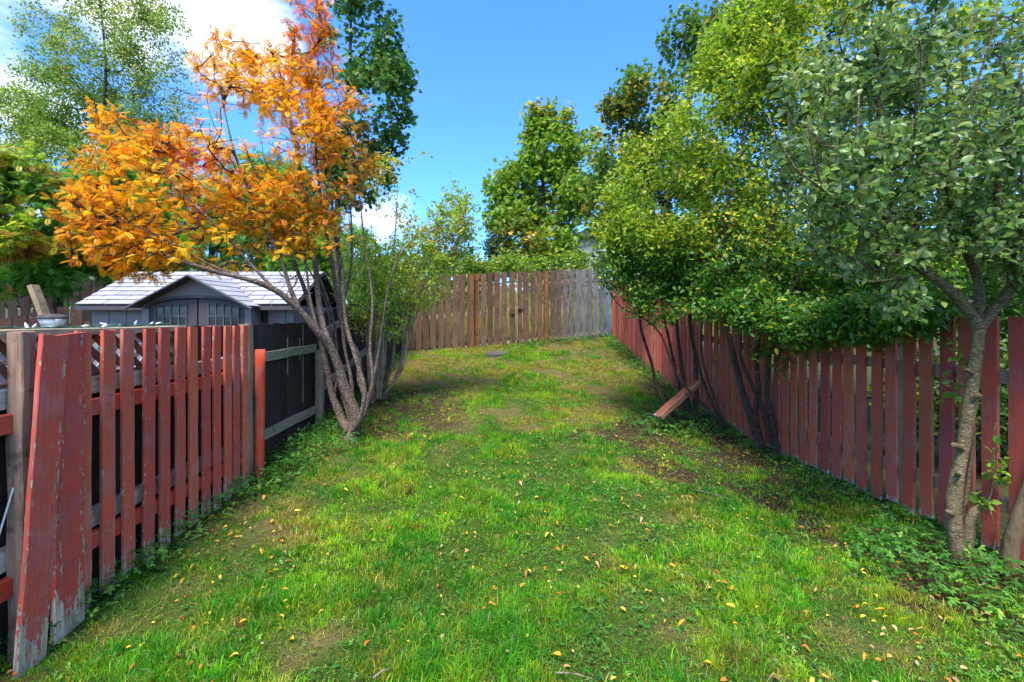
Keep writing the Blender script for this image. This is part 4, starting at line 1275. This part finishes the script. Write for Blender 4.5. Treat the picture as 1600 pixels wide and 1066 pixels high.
# the big bush on the right
def S(*a): return list(a)
bush_stems = [
    ([(1068, 660, 6.0), (1045, 643, 6.0), (1026, 602, 6.0), (1017, 564, 6.0), (1001, 513, 6.0), (999, 484, 6.0), (990, 430, 5.9), (985, 360, 5.9)], .028, .007),
    ([(1122, 662, 5.75), (1100, 632, 5.75), (1077, 611, 5.7), (1052, 573, 5.7), (1032, 522, 5.65), (1004, 497, 5.6), (972, 481, 5.6), (950, 452, 5.6), (940, 415, 5.6)], .022, .005),
    ([(1070, 640, 6.2), (1058, 590, 6.2), (1045, 530, 6.15), (1035, 470, 6.1), (1040, 380, 6.0), (1050, 280, 6.0)], .024, .007),
    ([(1078, 645, 6.1), (1066, 580, 6.1), (1058, 500, 6.0), (1070, 420, 5.9), (1090, 300, 5.8), (1100, 180, 5.8)], .030, .008),
    ([(1085, 650, 6.0), (1088, 570, 6.0), (1078, 500, 5.9), (1085, 400, 5.8), (1120, 260, 5.7), (1150, 120, 5.6)], .030, .007),
    ([(1130, 668, 5.7), (1100, 600, 5.75), (1085, 540, 5.7), (1075, 480, 5.7), (1050, 420, 5.6), (1020, 340, 5.5)], .022, .006),
    ([(1135, 670, 5.6), (1112, 610, 5.6), (1095, 540, 5.6), (1110, 440, 5.5), (1150, 330, 5.4)], .018, .006),
    ([(1186, 700, 5.08), (1176, 659, 5.08), (1160, 611, 5.1), (1144, 548, 5.1), (1135, 500, 5.1), (1130, 420, 5.0), (1140, 300, 4.9), (1170, 180, 4.9)], .040, .008),
    ([(1190, 700, 5.08), (1180, 650, 5.05), (1186, 611, 5.0), (1182, 564, 5.0), (1190, 480, 4.9), (1200, 380, 4.8), (1230, 250, 4.8), (1240, 100, 4.8)], .034, .008),
    ([(1212, 712, 4.95), (1196, 650, 4.95), (1170, 590, 4.9), (1158, 560, 4.9), (1160, 500, 4.9), (1180, 400, 4.8)], .030, .008),
    ([(1218, 714, 4.92), (1205, 650, 4.9), (1198, 600, 4.9), (1210, 520, 4.85), (1250, 430, 4.7), (1300, 360, 4.6), (1340, 250, 4.5)], .032, .008),
    ([(1225, 712, 4.9), (1222, 620, 4.9), (1240, 540, 4.8), (1290, 470, 4.6), (1350, 430, 4.4)], .022, .006),
]
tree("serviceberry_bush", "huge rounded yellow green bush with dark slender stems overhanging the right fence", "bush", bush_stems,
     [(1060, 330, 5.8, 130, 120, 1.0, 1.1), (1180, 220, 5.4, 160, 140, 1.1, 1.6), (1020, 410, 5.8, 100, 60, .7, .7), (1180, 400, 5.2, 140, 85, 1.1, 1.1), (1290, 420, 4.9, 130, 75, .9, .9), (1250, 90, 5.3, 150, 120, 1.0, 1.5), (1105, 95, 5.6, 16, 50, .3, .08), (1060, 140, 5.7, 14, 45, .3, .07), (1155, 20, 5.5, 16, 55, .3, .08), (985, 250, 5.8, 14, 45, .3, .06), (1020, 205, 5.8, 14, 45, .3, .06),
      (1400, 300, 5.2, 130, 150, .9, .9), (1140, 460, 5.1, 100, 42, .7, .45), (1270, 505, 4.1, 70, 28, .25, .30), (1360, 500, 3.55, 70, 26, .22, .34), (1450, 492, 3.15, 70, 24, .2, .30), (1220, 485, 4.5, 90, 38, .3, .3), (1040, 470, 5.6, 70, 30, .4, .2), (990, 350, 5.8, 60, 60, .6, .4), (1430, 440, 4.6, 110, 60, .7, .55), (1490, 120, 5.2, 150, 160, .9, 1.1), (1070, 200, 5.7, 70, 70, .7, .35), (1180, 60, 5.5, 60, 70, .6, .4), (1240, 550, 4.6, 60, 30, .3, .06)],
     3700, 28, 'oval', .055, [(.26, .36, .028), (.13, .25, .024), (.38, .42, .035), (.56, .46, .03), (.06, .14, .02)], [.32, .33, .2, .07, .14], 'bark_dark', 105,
     spread=.055, nscale=1.7, thr=.38, tip=.0024, stem_name="stem", seg=.13, sides=7, clump=.45, cscale=1.4, recolor=bush_shade_color)

# apple tree
tree("apple_tree", "apple tree with speckled pale trunk and broad grey green leaves at the right edge", "tree", [
    ([(1500, 872, 2.76), (1494, 845, 2.76), (1489, 800, 2.76), (1496, 740, 2.75), (1508, 680, 2.75), (1519, 600, 2.74), (1527, 540, 2.73), (1531, 508, 2.73)], .038, .031),
    ([(1530, 512, 2.73), (1500, 470, 2.72), (1462, 435, 2.70), (1420, 405, 2.65), (1392, 360, 2.6), (1380, 290, 2.55), (1375, 190, 2.5), (1372, 80, 2.5)], .033, .007),
    ([(1531, 512, 2.73), (1530, 465, 2.78), (1524, 425, 2.85), (1500, 370, 2.9), (1490, 280, 2.95), (1500, 150, 3.0), (1520, 20, 3.0)], .028, .007),
    ([(1532, 512, 2.73), (1556, 480, 2.70), (1582, 445, 2.65), (1572, 390, 2.6), (1560, 330, 2.55), (1565, 220, 2.5), (1600, 100, 2.45)], .030, .007),
    ([(1455, 431, 2.70), (1430, 380, 2.8), (1440, 300, 2.8), (1430, 180, 2.7), (1440, 60, 2.6)], .022, .006),
    ([(1410, 395, 2.65), (1340, 350, 2.5), (1290, 300, 2.35), (1270, 240, 2.25), (1262, 180, 2.2)], .015, .004),
    ([(1395, 430, 2.68), (1340, 410, 2.7), (1280, 370, 2.7), (1230, 310, 2.6)], .012, .004),
    ([(1504, 702, 2.74), (1494, 697, 2.69), (1489, 695, 2.665)], .017, .013), ([(1495, 742, 2.75), (1500, 739, 2.68)], .017, .012),
    ([(1516, 626, 2.73), (1527, 619, 2.69), (1531, 617, 2.675)], .016, .011), ([(1521, 585, 2.73), (1511, 578, 2.69)], .014, .010), ([(1490, 805, 2.75), (1481, 799, 2.70)], .016, .012),
    ([(1290, 300, 2.35), (1240, 260, 2.3), (1215, 215, 2.25), (1200, 180, 2.25)], .007, .003),
    ([(1340, 410, 2.6), (1345, 330, 2.45), (1338, 250, 2.4), (1342, 150, 2.35)], .009, .004),
    ([(1385, 330, 2.6), (1420, 270, 2.35), (1432, 180, 2.2), (1440, 80, 2.1), (1432, 60, 2.08)], .010, .004),
    ([(1500, 370, 2.9), (1480, 300, 2.5), (1500, 200, 2.35), (1540, 90, 2.25), (1560, 10, 2.2)], .011, .004),
    ([(1440, 430, 2.70), (1400, 436, 2.6), (1350, 440, 2.5), (1300, 430, 2.4)], .009, .004),
    ([(1582, 445, 2.65), (1600, 330, 2.4), (1590, 200, 2.3), (1610, 90, 2.2)], .011, .004),
    ([(1582, 445, 2.65), (1640, 380, 2.5), (1680, 300, 2.4)], .02, .006),
    ], [(1400, 230, 2.65, 130, 150, .5, 1.1), (1540, 160, 2.7, 130, 190, .6, 1.1), (1290, 280, 2.5, 80, 100, .4, .6), (1500, 380, 2.7, 110, 70, .5, .65), (1620, 350, 2.6, 90, 120, .5, .6), (1380, 60, 2.6, 90, 100, .5, .55),
        (1560, -60, 2.6, 160, 110, .6, .7), (1330, 400, 2.7, 90, 40, .4, .3), (1530, 462, 2.45, 95, 34, .2, .55), (1430, 455, 2.5, 70, 32, .25, .30), (1590, 470, 2.4, 40, 30, .2, .2), (1290, 130, 2.4, 70, 60, .3, .18), (1570, 440, 2.6, 60, 40, .35, .2)],
    1100, 14, 'big', .046, [(.11, .20, .038), (.055, .13, .028), (.17, .26, .06), (.17, .27, .05), (.22, .30, .05)], [.35, .35, .2, .14, .08], 'bark_apple', 115,
    spread=.034, nscale=1.8, thr=.33, leafmat='leaf_gloss', droop=.3, flat=.35, tip=.0022, seg=.09, sides=14, clump=.3, lump=.10, solo=280)

# sucker shoots and knobby stump beside the apple trunk
tree("apple_sucker", "knobby grey stump with thin stems and small bright leaves right of the apple trunk", "shrub", [
    ([(1512, 858, 2.83), (1514, 820, 2.83), (1522, 800, 2.82), (1530, 792, 2.82)], .024, .020),
    ([(1505, 850, 2.90), (1507, 800, 2.92), (1515, 740, 2.93), (1520, 680, 2.93), (1508, 610, 2.93), (1516, 560, 2.93)], .013, .007),
    ([(1530, 795, 2.82), (1545, 782, 2.80), (1553, 740, 2.78), (1552, 690, 2.76), (1556, 660, 2.76)], .006, .003),
    ([(1553, 860, 2.80), (1556, 830, 2.80), (1548, 800, 2.8)], .005, .003)],
     [(1556, 720, 2.77, 22, 42, .08, 1), (1535, 782, 2.80, 20, 10, .05, .6), (1492, 590, 2.93, 18, 60, .06, .6)],
     34, 3.2, 'big', .050, [(.20, .33, .04), (.12, .24, .03), (.34, .38, .05)], [.4, .4, .15], 'bark_apple', 125, spread=.012, nscale=3, thr=.2, tip=.0014, stem_name="stem", seg=.06, lump=.25)
tree("bare_sapling", "smooth tan stem leaning out through the right edge beside the apple tree", "tree", [
    ([(1576, 890, 2.72), (1580, 850, 2.70), (1592, 810, 2.66), (1610, 755, 2.62), (1640, 650, 2.55), (1690, 500, 2.5), (1720, 350, 2.5)], .036, .018)],
     [(1740, 330, 2.5, 60, 90, .3, 1)], 40, 8, 'oval', .05, [(.12, .22, .03), (.08, .16, .03)], [.5, .5], 'bark_tan', 135, spread=.03, nscale=2, thr=.3, seg=.09, sides=12, lump=.05)

tree("elder_tree", "light green leafy tree between the birch and the shed roof", "tree",
     [([(215, 500, 11.8), (215, 420, 11.8), (220, 330, 11.8), (225, 250, 11.8)], .10, .03)],
     [(200, 290, 11.8, 90, 60, 1.1, 1), (150, 370, 11.8, 80, 55, 1.1, .8), (270, 380, 11.8, 90, 45, 1.1, .8), (470, 330, 12.2, 60, 80, 1.1, .6), (540, 400, 12, 50, 60, .9, .5)],
     420, 22, 'pinnate', .2, [(.14, .33, .04), (.20, .40, .05), (.08, .22, .03)], [.4, .35, .25], 'bark_dark', 67,
     spread=.10, nscale=1.1, thr=.41, seg=.25, droop=.45, tip=.004)
# greenery behind the fences
def backdrop(name, label, blobs, n, per, size, cols, wts, seed, style='oval', trunk_px=None, Yd=None, sp=.12):
    b = blobs[0]
    g = gz1((b[0] - 800) / F * b[2], b[2])
    pyb = HZ + (EYE - g) / b[2] * F
    tree(name, label, "bush", [([(b[0], pyb + 1, b[2]), (b[0] + 4, (pyb + b[1]) / 2, b[2]), (b[0], b[1], b[2])], .04, .015)], blobs, n, per, style, size, cols, wts, 'bark_dark', seed, spread=sp, nscale=1.2, thr=.36, seg=.3, tip=.004)
G1 = [(.05, .12, .022), (.08, .17, .028), (.035, .08, .02)]
G2 = [(.20, .30, .035), (.12, .22, .03), (.32, .34, .06)]
backdrop("background_bush", "dark green bush growing behind the far half of the right fence", [(1090, 400, 8.5, 130, 70, 1.0, 1), (1010, 430, 10, 70, 40, 1.0, .4), (1200, 380, 7.5, 110, 100, 1.0, .8)], 260, 34, .09, G1, [.4, .3, .3], 201)
backdrop("background_bush", "dense dark green bush behind the near half of the right fence", [(1400, 470, 5.2, 170, 80, .9, 1), (1560, 420, 4.8, 140, 130, .9, .9), (1300, 430, 6.2, 120, 90, .8, .8), (1660, 560, 4.4, 120, 120, .6, .6)], 420, 34, .07, G1, [.4, .35, .25], 202, sp=.09)
backdrop("background_bush", "low weedy bush behind the pickets near the apple tree", [(1540, 640, 4.3, 150, 110, .45, 1), (1400, 620, 4.7, 110, 80, .4, .7), (1300, 600, 5.2, 90, 60, .4, .5)], 300, 26, .06, G1 + G2[:1], [.4, .3, .2, .2], 203, sp=.07)
backdrop("background_bush", "yellow green bush filling the corner behind the thin stemmed shrub", [(590, 470, 10.6, 50, 50, .6, 1), (640, 450, 10.9, 50, 32, .5, .7), (560, 420, 10.6, 40, 60, .6, .6)], 170, 26, .09, G2, [.4, .3, .2], 204)
backdrop("background_bush", "light green bush showing low above the middle of the back fence", [(745, 425, 13.5, 30, 18, .8, 1), (700, 450, 13, 70, 30, .6, .8), (800, 415, 14, 40, 22, .7, .6), (870, 430, 13.5, 70, 40, .7, .8)], 200, 26, .13, G2 + G1[:1], [.35, .3, .25, .2], 205)

# far wooded rise that closes the view between the trees
def far_wood():
    rng = np.random.default_rng(77)
    n = 26000
    x = rng.uniform(-70, 75, n); y = rng.uniform(48, 62, n)
    hmax = np.where(x < -4, 5.5, np.where(x < 4, 1.2, 5.0)) * (.5 + fbm(np.column_stack([x, y * .2]), .16, 7))
    z = gz(x, y) + rng.random(n) ** .8 * hmax
    A = np.column_stack([x, y, z])
    fr = frames(unit(rng.normal(size=(n, 3))), unit(rng.normal(size=(n, 3))))
    c = palette(A, [(.05, .10, .03), (.08, .13, .04), (.03, .07, .025)], [.4, .3, .3], rng, .2, 5, .6)
    V, Fc, C = scatter(DIA_V, DIA_F, A, fr, rng.uniform(.5, 1.1, n), c)
    o = np_mesh("far_wood", V, Fc, M['leaf'], None, C)
    tag(o, "far dark green wooded rise seen between the nearer trees", "wood", kind="stuff")
far_wood()

# tall pale grass beyond the back fence
def blades(x, y, z0, length, width, lean, leandir, col, segs):
    n = len(x)
    th = RNG.uniform(0, 2 * math.pi, n)
    s = np.column_stack([np.cos(th), np.sin(th), np.zeros(n)])
    ld = np.column_stack([np.cos(leandir), np.sin(leandir), np.zeros(n)])
    b = np.column_stack([x, y, z0])
    if segs == 1:
        tip = b + ld * (lean * length)[:, None] + np.array([0, 0, 1.]) * (length * np.sqrt(np.maximum(.05, 1 - lean ** 2)))[:, None]
        V = np.stack([b - s * width[:, None] / 2, b + s * width[:, None] / 2, tip], 1)
        Fc = (np.array([[0, 1, 2]])[None] + (np.arange(n) * 3)[:, None, None]).reshape(-1, 3)
        return V.reshape(-1, 3), Fc, np.repeat(col, 3, 0)
    mid = b + ld * (lean * length * .30)[:, None] + np.array([0, 0, 1.]) * (length * .58)[:, None]
    tip = b + ld * (lean * length * 1.0)[:, None] + np.array([0, 0, 1.]) * (length * (1 - .55 * lean ** 1.5))[:, None]
    w = width[:, None]
    V = np.stack([b - s * w / 2, b + s * w / 2, mid + s * w * .42, mid - s * w * .42, tip], 1)
    K = 5; o = (np.arange(n) * K)[:, None, None]
    q = (np.array([[0, 1, 2]])[None] + o).reshape(-1, 3); q2 = (np.array([[0, 2, 3]])[None] + o).reshape(-1, 3); q3 = (np.array([[3, 2, 4]])[None] + o).reshape(-1, 3)
    C = np.repeat(col[:, None, :], K, 1); 
    return V.reshape(-1, 3), np.concatenate([q, q2, q3]), C.reshape(-1, 3)

def meadow():
    n = 26000
    x = RNG.uniform(-7, 6, n); y = RNG.uniform(11.8, 17, n)
    ok = (y > YB(x) + .35) & ((x > -2.6) | (y > 12.5))
    x, y = x[ok], y[ok]; n = len(x)
    cl = fbm(np.column_stack([x, y]), .8, 61)
    L = RNG.uniform(.35, .8, n) * (.5 + cl)
    c = palette(np.column_stack([x, y, x * 0]), [(.40, .36, .12), (.22, .30, .05), (.50, .42, .2)], [.35, .4, .25], RNG, .8, 62, .6)
    V, Fc, C = blades(x, y, gz(x, y) - .01, L, RNG.uniform(.012, .022, n), RNG.uniform(.05, .5, n), RNG.uniform(0, 6.3, n), c, 2)
    o = np_mesh("tall_grass", V, Fc, M['grass'], None, C)
    tag(o, "tall pale meadow grass beyond the back fence", "grass", kind="stuff")
meadow()

# ------------------------------------------------------------------ lawn
def inside(x, y, m=.02):
    return (x > XL(y) - .08) & (x < XR(y) + .25) & (y < YB(x) - m)

GRN = np.array([.13, .38, .012]); LIM = np.array([.28, .50, .018]); DGR = np.array([.055, .25, .014]); OLV = np.array([.32, .33, .022]); DRY = np.array([.36, .285, .075]); STR = np.array([.50, .41, .20]); GOLD = np.array([.40, .36, .05])
def lawn():
    Vs, Fs, Cs = [], [], []; off = 0
    # (y0, y1, tufts per m2, blades per tuft, segments, width, length)
    for (ya, yb, td, per, segs, wid, ln) in ((1.1, 2.6, 620, 38, 2, .0031, .044), (2.6, 4.2, 520, 30, 2, .0042, .045), (4.2, 7.0, 420, 25, 1, .0078, .047), (7.0, 11.4, 330, 22, 1, .0115, .055)):
        nt = int(5.7 * (yb - ya) * td)
        cx_ = RNG.uniform(-2.35, 3.35, nt); cy_ = RNG.uniform(ya, yb, nt)
        ok = inside(cx_, cy_) & (np.abs(cx_) < cy_ * 1.28 + .35)
        cx_, cy_ = cx_[ok], cy_[ok]
        soil, gc, dry, n1, n2, n3 = masks(cx_, cy_)
        keep = RNG.random(len(cx_)) < (1 - .93 * soil) * (1 - .6 * gc)
        cx_, cy_, dry, n1, n2 = [a[keep] for a in (cx_, cy_, dry, n1, n2)]
        nt = len(cx_)
        p = np.column_stack([cx_, cy_])
        lush = fbm(p, 3.0, 43, 3)
        tr = RNG.random(nt)
        tl = (.50 + 1.0 * sstep(.32, .68, lush)) * RNG.uniform(.45, 1.35, nt) * (1 - .2 * dry)
        pr = fbm(p, 1.9, 48, 3) + RNG.normal(0, .07, nt)
        tc_ = np.where((pr > .56)[:, None], LIM, np.where((pr < .43)[:, None], DGR, GRN))
        d2 = dry * .74 + .05 + (tr - .5) * 1.05 + (fbm(p, 6, 49, 2) - .5) * .9
        tc_ = np.where((d2 > .40)[:, None], OLV, tc_)
        tc_ = np.where((d2 > .66)[:, None], GOLD, tc_)
        tc_ = np.where((d2 > .92)[:, None], DRY, tc_)
        emr = RNG.random(nt)
        tc_ = np.where(((emr < .16) & (dry < .5))[:, None], np.array([.045, .26, .025]), tc_)
        tc_ = np.where((emr > .965)[:, None], np.array([.20, .11, .04]), tc_)
        tc_ = tc_ * RNG.uniform(.5, 1.3, (nt, 1))
        k = np.repeat(np.arange(nt), RNG.poisson(per * (.80 + .65 * sstep(.3, .6, lush))))
        n = len(k)
        th = RNG.uniform(0, 2 * math.pi, n); rad = np.abs(RNG.normal(0, .024 + .002 * cy_[k], n))
        loose = RNG.random(n) < .35
        rad = np.where(loose, rad * 2.4, rad)
        x = cx_[k] + np.cos(th) * rad; y = cy_[k] + np.sin(th) * rad
        L = ln * tl[k] * RNG.uniform(.5, 1.25, n)
        ldir = np.where(loose, RNG.uniform(0, 6.3, n), th + RNG.normal(0, .6, n))
        lean = np.clip(.25 + rad / .05 * .45 + RNG.normal(0, .16, n), .03, .97)
        c = tc_[k]
        r2 = RNG.random(n)
        c = np.where((r2 < .03 + .07 * dry[k])[:, None], STR * .85, c)
        c = np.where((r2 > .90)[:, None], DGR, c)
        c = np.where(((r2 > .82) & (r2 < .87))[:, None], LIM, c)
        c = c * RNG.uniform(.75, 1.3, (n, 1))
        V, Fc, C = blades(x, y, gz(x, y) - .008, L, wid * RNG.uniform(.6, 1.4, n), lean, ldir, c, segs)
        Vs.append(V); Fs.append(Fc + off); Cs.append(C); off += len(V)
    # dead straw lying flat in the thatch
    n = 90000
    y = 1.2 + 9.6 * RNG.random(n) ** 1.3; x = RNG.uniform(-2.3, 3.2, n)
    ok = inside(x, y); x, y = x[ok], y[ok]; n = len(x)
    ci = RNG.integers(0, 4, n)
    c = np.array([(.42, .34, .17), (.28, .21, .10), (.20, .17, .06), (.14, .20, .04)])[ci] * RNG.uniform(.7, 1.2, (n, 1))
    V, Fc, C = blades(x, y, gz(x, y) + RNG.uniform(.001, .012, n), RNG.uniform(.02, .05, n), .0028 * np.maximum(1, y / 3), RNG.uniform(.93, .99, n), RNG.uniform(0, 6.3, n), c, 1)
    Vs.append(V); Fs.append(Fc + off); Cs.append(C); off += len(V)
    o = np_mesh("grass", np.concatenate(Vs), np.concatenate(Fs), M['grass'], None, np.concatenate(Cs))
    tag(o, "uneven green lawn grass with yellowing tufts between the fences", "grass", kind="stuff")
lawn()

def leaf3():
    """three lobed ground cover leaf"""
    V = []; Fq = []
    for a in (-62, 0, 62):
        k = len(V); ca, sa = math.cos(math.radians(a)), math.sin(math.radians(a))
        for (u, v, z) in ((0.05, 0, 0), (.5, .26, .05), (.82, .14, .0), (1, 0, -.07), (.82, -.14, .0), (.5, -.26, .05)):
            V.append([u * ca - v * sa, u * sa + v * ca, z])
        Fq += [[k, k + 1, k + 2, k + 3], [k, k + 3, k + 4, k + 5]]
    return np.array(V, float), np.array(Fq)
L3V, L3F = leaf3()
def ground_cover():
    n = 170000
    y = 1.2 + 10.2 * RNG.random(n) ** 1.25; x = RNG.uniform(-2.35, 3.3, n)
    ok = inside(x, y); x, y = x[ok], y[ok]
    soil, gc, dry, n1, n2, n3 = masks(x, y)
    patch = fbm(np.column_stack([x, y]), 2.6, 71, 3)
    low = .42 * sstep(.46, .62, patch) * sstep(-.5, 1.3, x) * sstep(6.8, 5.0, y) + .12 * sstep(.52, .66, patch) + .07
    pr = np.maximum(gc * .85, low * (1 - .3 * dry)) * np.where(y > 7, 1.1, 1)
    k = RNG.random(len(x)) < pr * .5
    x, y, gc = x[k], y[k], gc[k]; n = len(x)
    h = np.where(RNG.random(n) < gc, RNG.uniform(.02, .13, n) * np.clip(gc, .3, 1), RNG.uniform(.008, .032, n))
    size = np.where(gc > .45, RNG.uniform(.016, .038, n), RNG.uniform(.010, .022, n))
    A = np.column_stack([x, y, gz(x, y) + h])
    th = RNG.uniform(0, 6.28, n)
    d = np.column_stack([np.cos(th), np.sin(th), RNG.normal(0, .25, n)])
    fr = frames(d, unit(np.array([[0, 0, 1.]]) + RNG.normal(0, .35, (n, 3))))
    c = palette(A, [(.055, .19, .03), (.09, .26, .035), (.035, .12, .022), (.17, .35, .05)], [.35, .3, .2, .15], RNG, 2.5, 72, .4)
    V, Fc, C = scatter(L3V, L3F, A, fr, size, c)
    o = np_mesh("ground_cover", V, Fc, M['leaf'], None, C)
    tag(o, "low leafy green weeds along the fences and under the bush", "weeds", kind="stuff")
ground_cover()

# ------------------------------------------------------------------ fallen leaves, twigs
def litter():
    cols = [(.62, .30, .03), (.55, .17, .03), (.66, .48, .06), (.42, .27, .12), (.26, .11, .05), (.46, .36, .2)]
    w = [.28, .2, .18, .22, .10, .04]
    n = 5200
    y = 1.5 + 9.5 * RNG.random(n) ** 1.1; x = RNG.uniform(-2.1, 3.1, n)
    cl_ = sstep(.38, .66, fbm(np.column_stack([x, y]), 2.4, 88, 3))
    ok = inside(x, y) & (RNG.random(n) < .12 + 1.1 * cl_) & (RNG.random(n) < .35 + .5 * sstep(.0, 2.2, x) * (y < 7) + .4 * sstep(-.5, -1.8, x)); x, y = x[ok], y[ok]; n = len(x)
    th = RNG.uniform(0, 6.28, n)
    d = np.column_stack([np.cos(th), np.sin(th), RNG.normal(0, .2, n)])
    fr = frames(d, unit(np.array([[0, 0, 1.]]) + RNG.normal(0, .3, (n, 3))))
    A = np.column_stack([x, y, gz(x, y) + RNG.uniform(.015, .04, n)])
    c = palette(A, cols, w, RNG, 1, 81, .0)
    sz = RNG.uniform(.016, .036, n)
    V, Fc, C = scatter(OVAL_V * np.array([1, .9, 2.2]), OVAL_F, A, fr, sz, c)
    o = np_mesh("leaf_litter", V, Fc, M['litter'], None, C)
    tag(o, "tiny fallen yellow and brown leaves scattered through the lawn", "leaf litter", kind="stuff")
    # the larger ones, each a thing
    names = {0: "orange", 1: "rust red", 2: "yellow", 3: "tan", 4: "dark brown", 5: "pale straw"}
    meshes = {}
    for ci, cc in enumerate(cols):
        for v in range(2):
            tv = BIG_V * np.array([1, .75, 1.5 + v]); tv[:, 2] += .12 * np.sin(tv[:, 0] * 5 + v)
            tmp = np_mesh("fallen_leaf", tv, BIG_F, M['litter'], None, np.repeat(np.array(cc)[None], len(tv), 0), True)
            meshes[(ci, v)] = tmp.data; bpy.data.objects.remove(tmp)
    rr = random.Random(9)
    cnt = 0
    while cnt < 170:
        y = 1.7 + 2.8 * rr.random(); x = rr.uniform(-1.9, 2.4)
        if abs(x) > y * 1.1: continue
        ci = rr.choices(range(6), w)[0]
        o = bpy.data.objects.new("fallen_leaf", meshes[(ci, rr.randrange(2))])
        COL.objects.link(o)
        o.location = (x, y, gz1(x, y) + rr.uniform(.022, .038))
        o.rotation_euler = (rr.uniform(-.5, .5), rr.uniform(-.5, .5), rr.uniform(0, 6.28))
        s = rr.uniform(.026, .048); o.scale = (s, s * rr.uniform(.55, 1.1), s)
        tag(o, f"small {names[ci]} fallen leaf lying on the near part of the lawn", "leaf", f"{names[ci]} fallen leaves on the near lawn")
        cnt += 1
litter()

def sticks():
    lab = ["short brown stick lying at the bottom centre of the lawn", "pale split twig lying in the grass at the lower left of centre", "curved dry twig lying on the bare soil below the bush", "thin straight twig in the weeds left of the apple tree"]
    spec = [((868, 1052), (925, 1064), .004), ((583, 1060), (612, 1046), .005), ((1085, 768), (1140, 782), .004), ((1330, 818), (1372, 838), .004)]
    for l, (a, b, r) in zip(lab, spec):
        def gp(px, py):
            Y = F * 1.47 / (py - HZ); X = (px - CX) / F * Y
            return np.array([X, Y, gz1(X, Y) + .035])
        A, B = gp(*a), gp(*b)
        mid = (A + B) / 2 + np.array([0, .006, .004])
        pts = catmull([A, mid, B], .012) - A
        V, q, cp = tube(pts, np.linspace(r, r * .5, len(pts)), 6, .2, 3)
        o = np_mesh("twig", V, [q, cp], M['bark_grey'], None, None, True); o.location = A
        tag(o, l, "twig")
sticks()

def leaning_plank():
    a = P(1028, 652, 5.75); b = P(1092, 596, 5.95)
    a.z = max(a.z, gz1(a.x, a.y) + .03)
    root = thing("broken_plank", "broken red brown plank leaning against the dark bush stems", "plank", tuple(a))
    d = b - a
    beam("plank", (0, 0, 0), d, .035, .19, M['wine'], root, 31, (.45, .6, .6, 1), .004)
    beam("edge_board", Vector((.0, -.10, .018)), d * 1.0 + Vector((.0, -.10, .018)), .06, .03, M['brown_wood'], root, 32, (1.6, 1.5, 1.5, 1), .003)
    beam("cross_piece", d * .86 + Vector((.02, -.04, -.03)), d * .86 + Vector((.08, .05, -.22)), .05, .05, M['brown_wood'], root, 33, (1, .9, .9, 1), .003)
leaning_plank()

def paver():
    Y = 9.6; x = (777 - 800) / F * Y
    g = gz1(x, Y)
    rr = random.Random(2)
    pts = [(math.cos(a) * .24 * rr.uniform(.9, 1.08), math.sin(a) * .19 * rr.uniform(.9, 1.08)) for a in np.linspace(0, 2 * math.pi, 12, endpoint=False)]
    V = [(x_, y_, -.05) for x_, y_ in pts] + [(x_, y_, .03) for x_, y_ in pts] + [(x_ * .94, y_ * .94, .04) for x_, y_ in pts]
    n = 12
    Fq = [tuple(range(2 * n, 3 * n))] + [(i, (i + 1) % n, (i + 1) % n + n, i + n) for i in range(n)] + [(i + n, (i + 1) % n + n, (i + 1) % n + 2 * n, i + 2 * n) for i in range(n)]
    me = bpy.data.meshes.new("stepping_stone"); me.from_pydata(V, [], Fq); me.update()
    o = put("stepping_stone", me, M['stone'], None, (x, Y, g + .02), (math.radians(6), 0, 0))
    tag(o, "flat dark grey stepping stone in the grass before the gate", "stone")
paver()
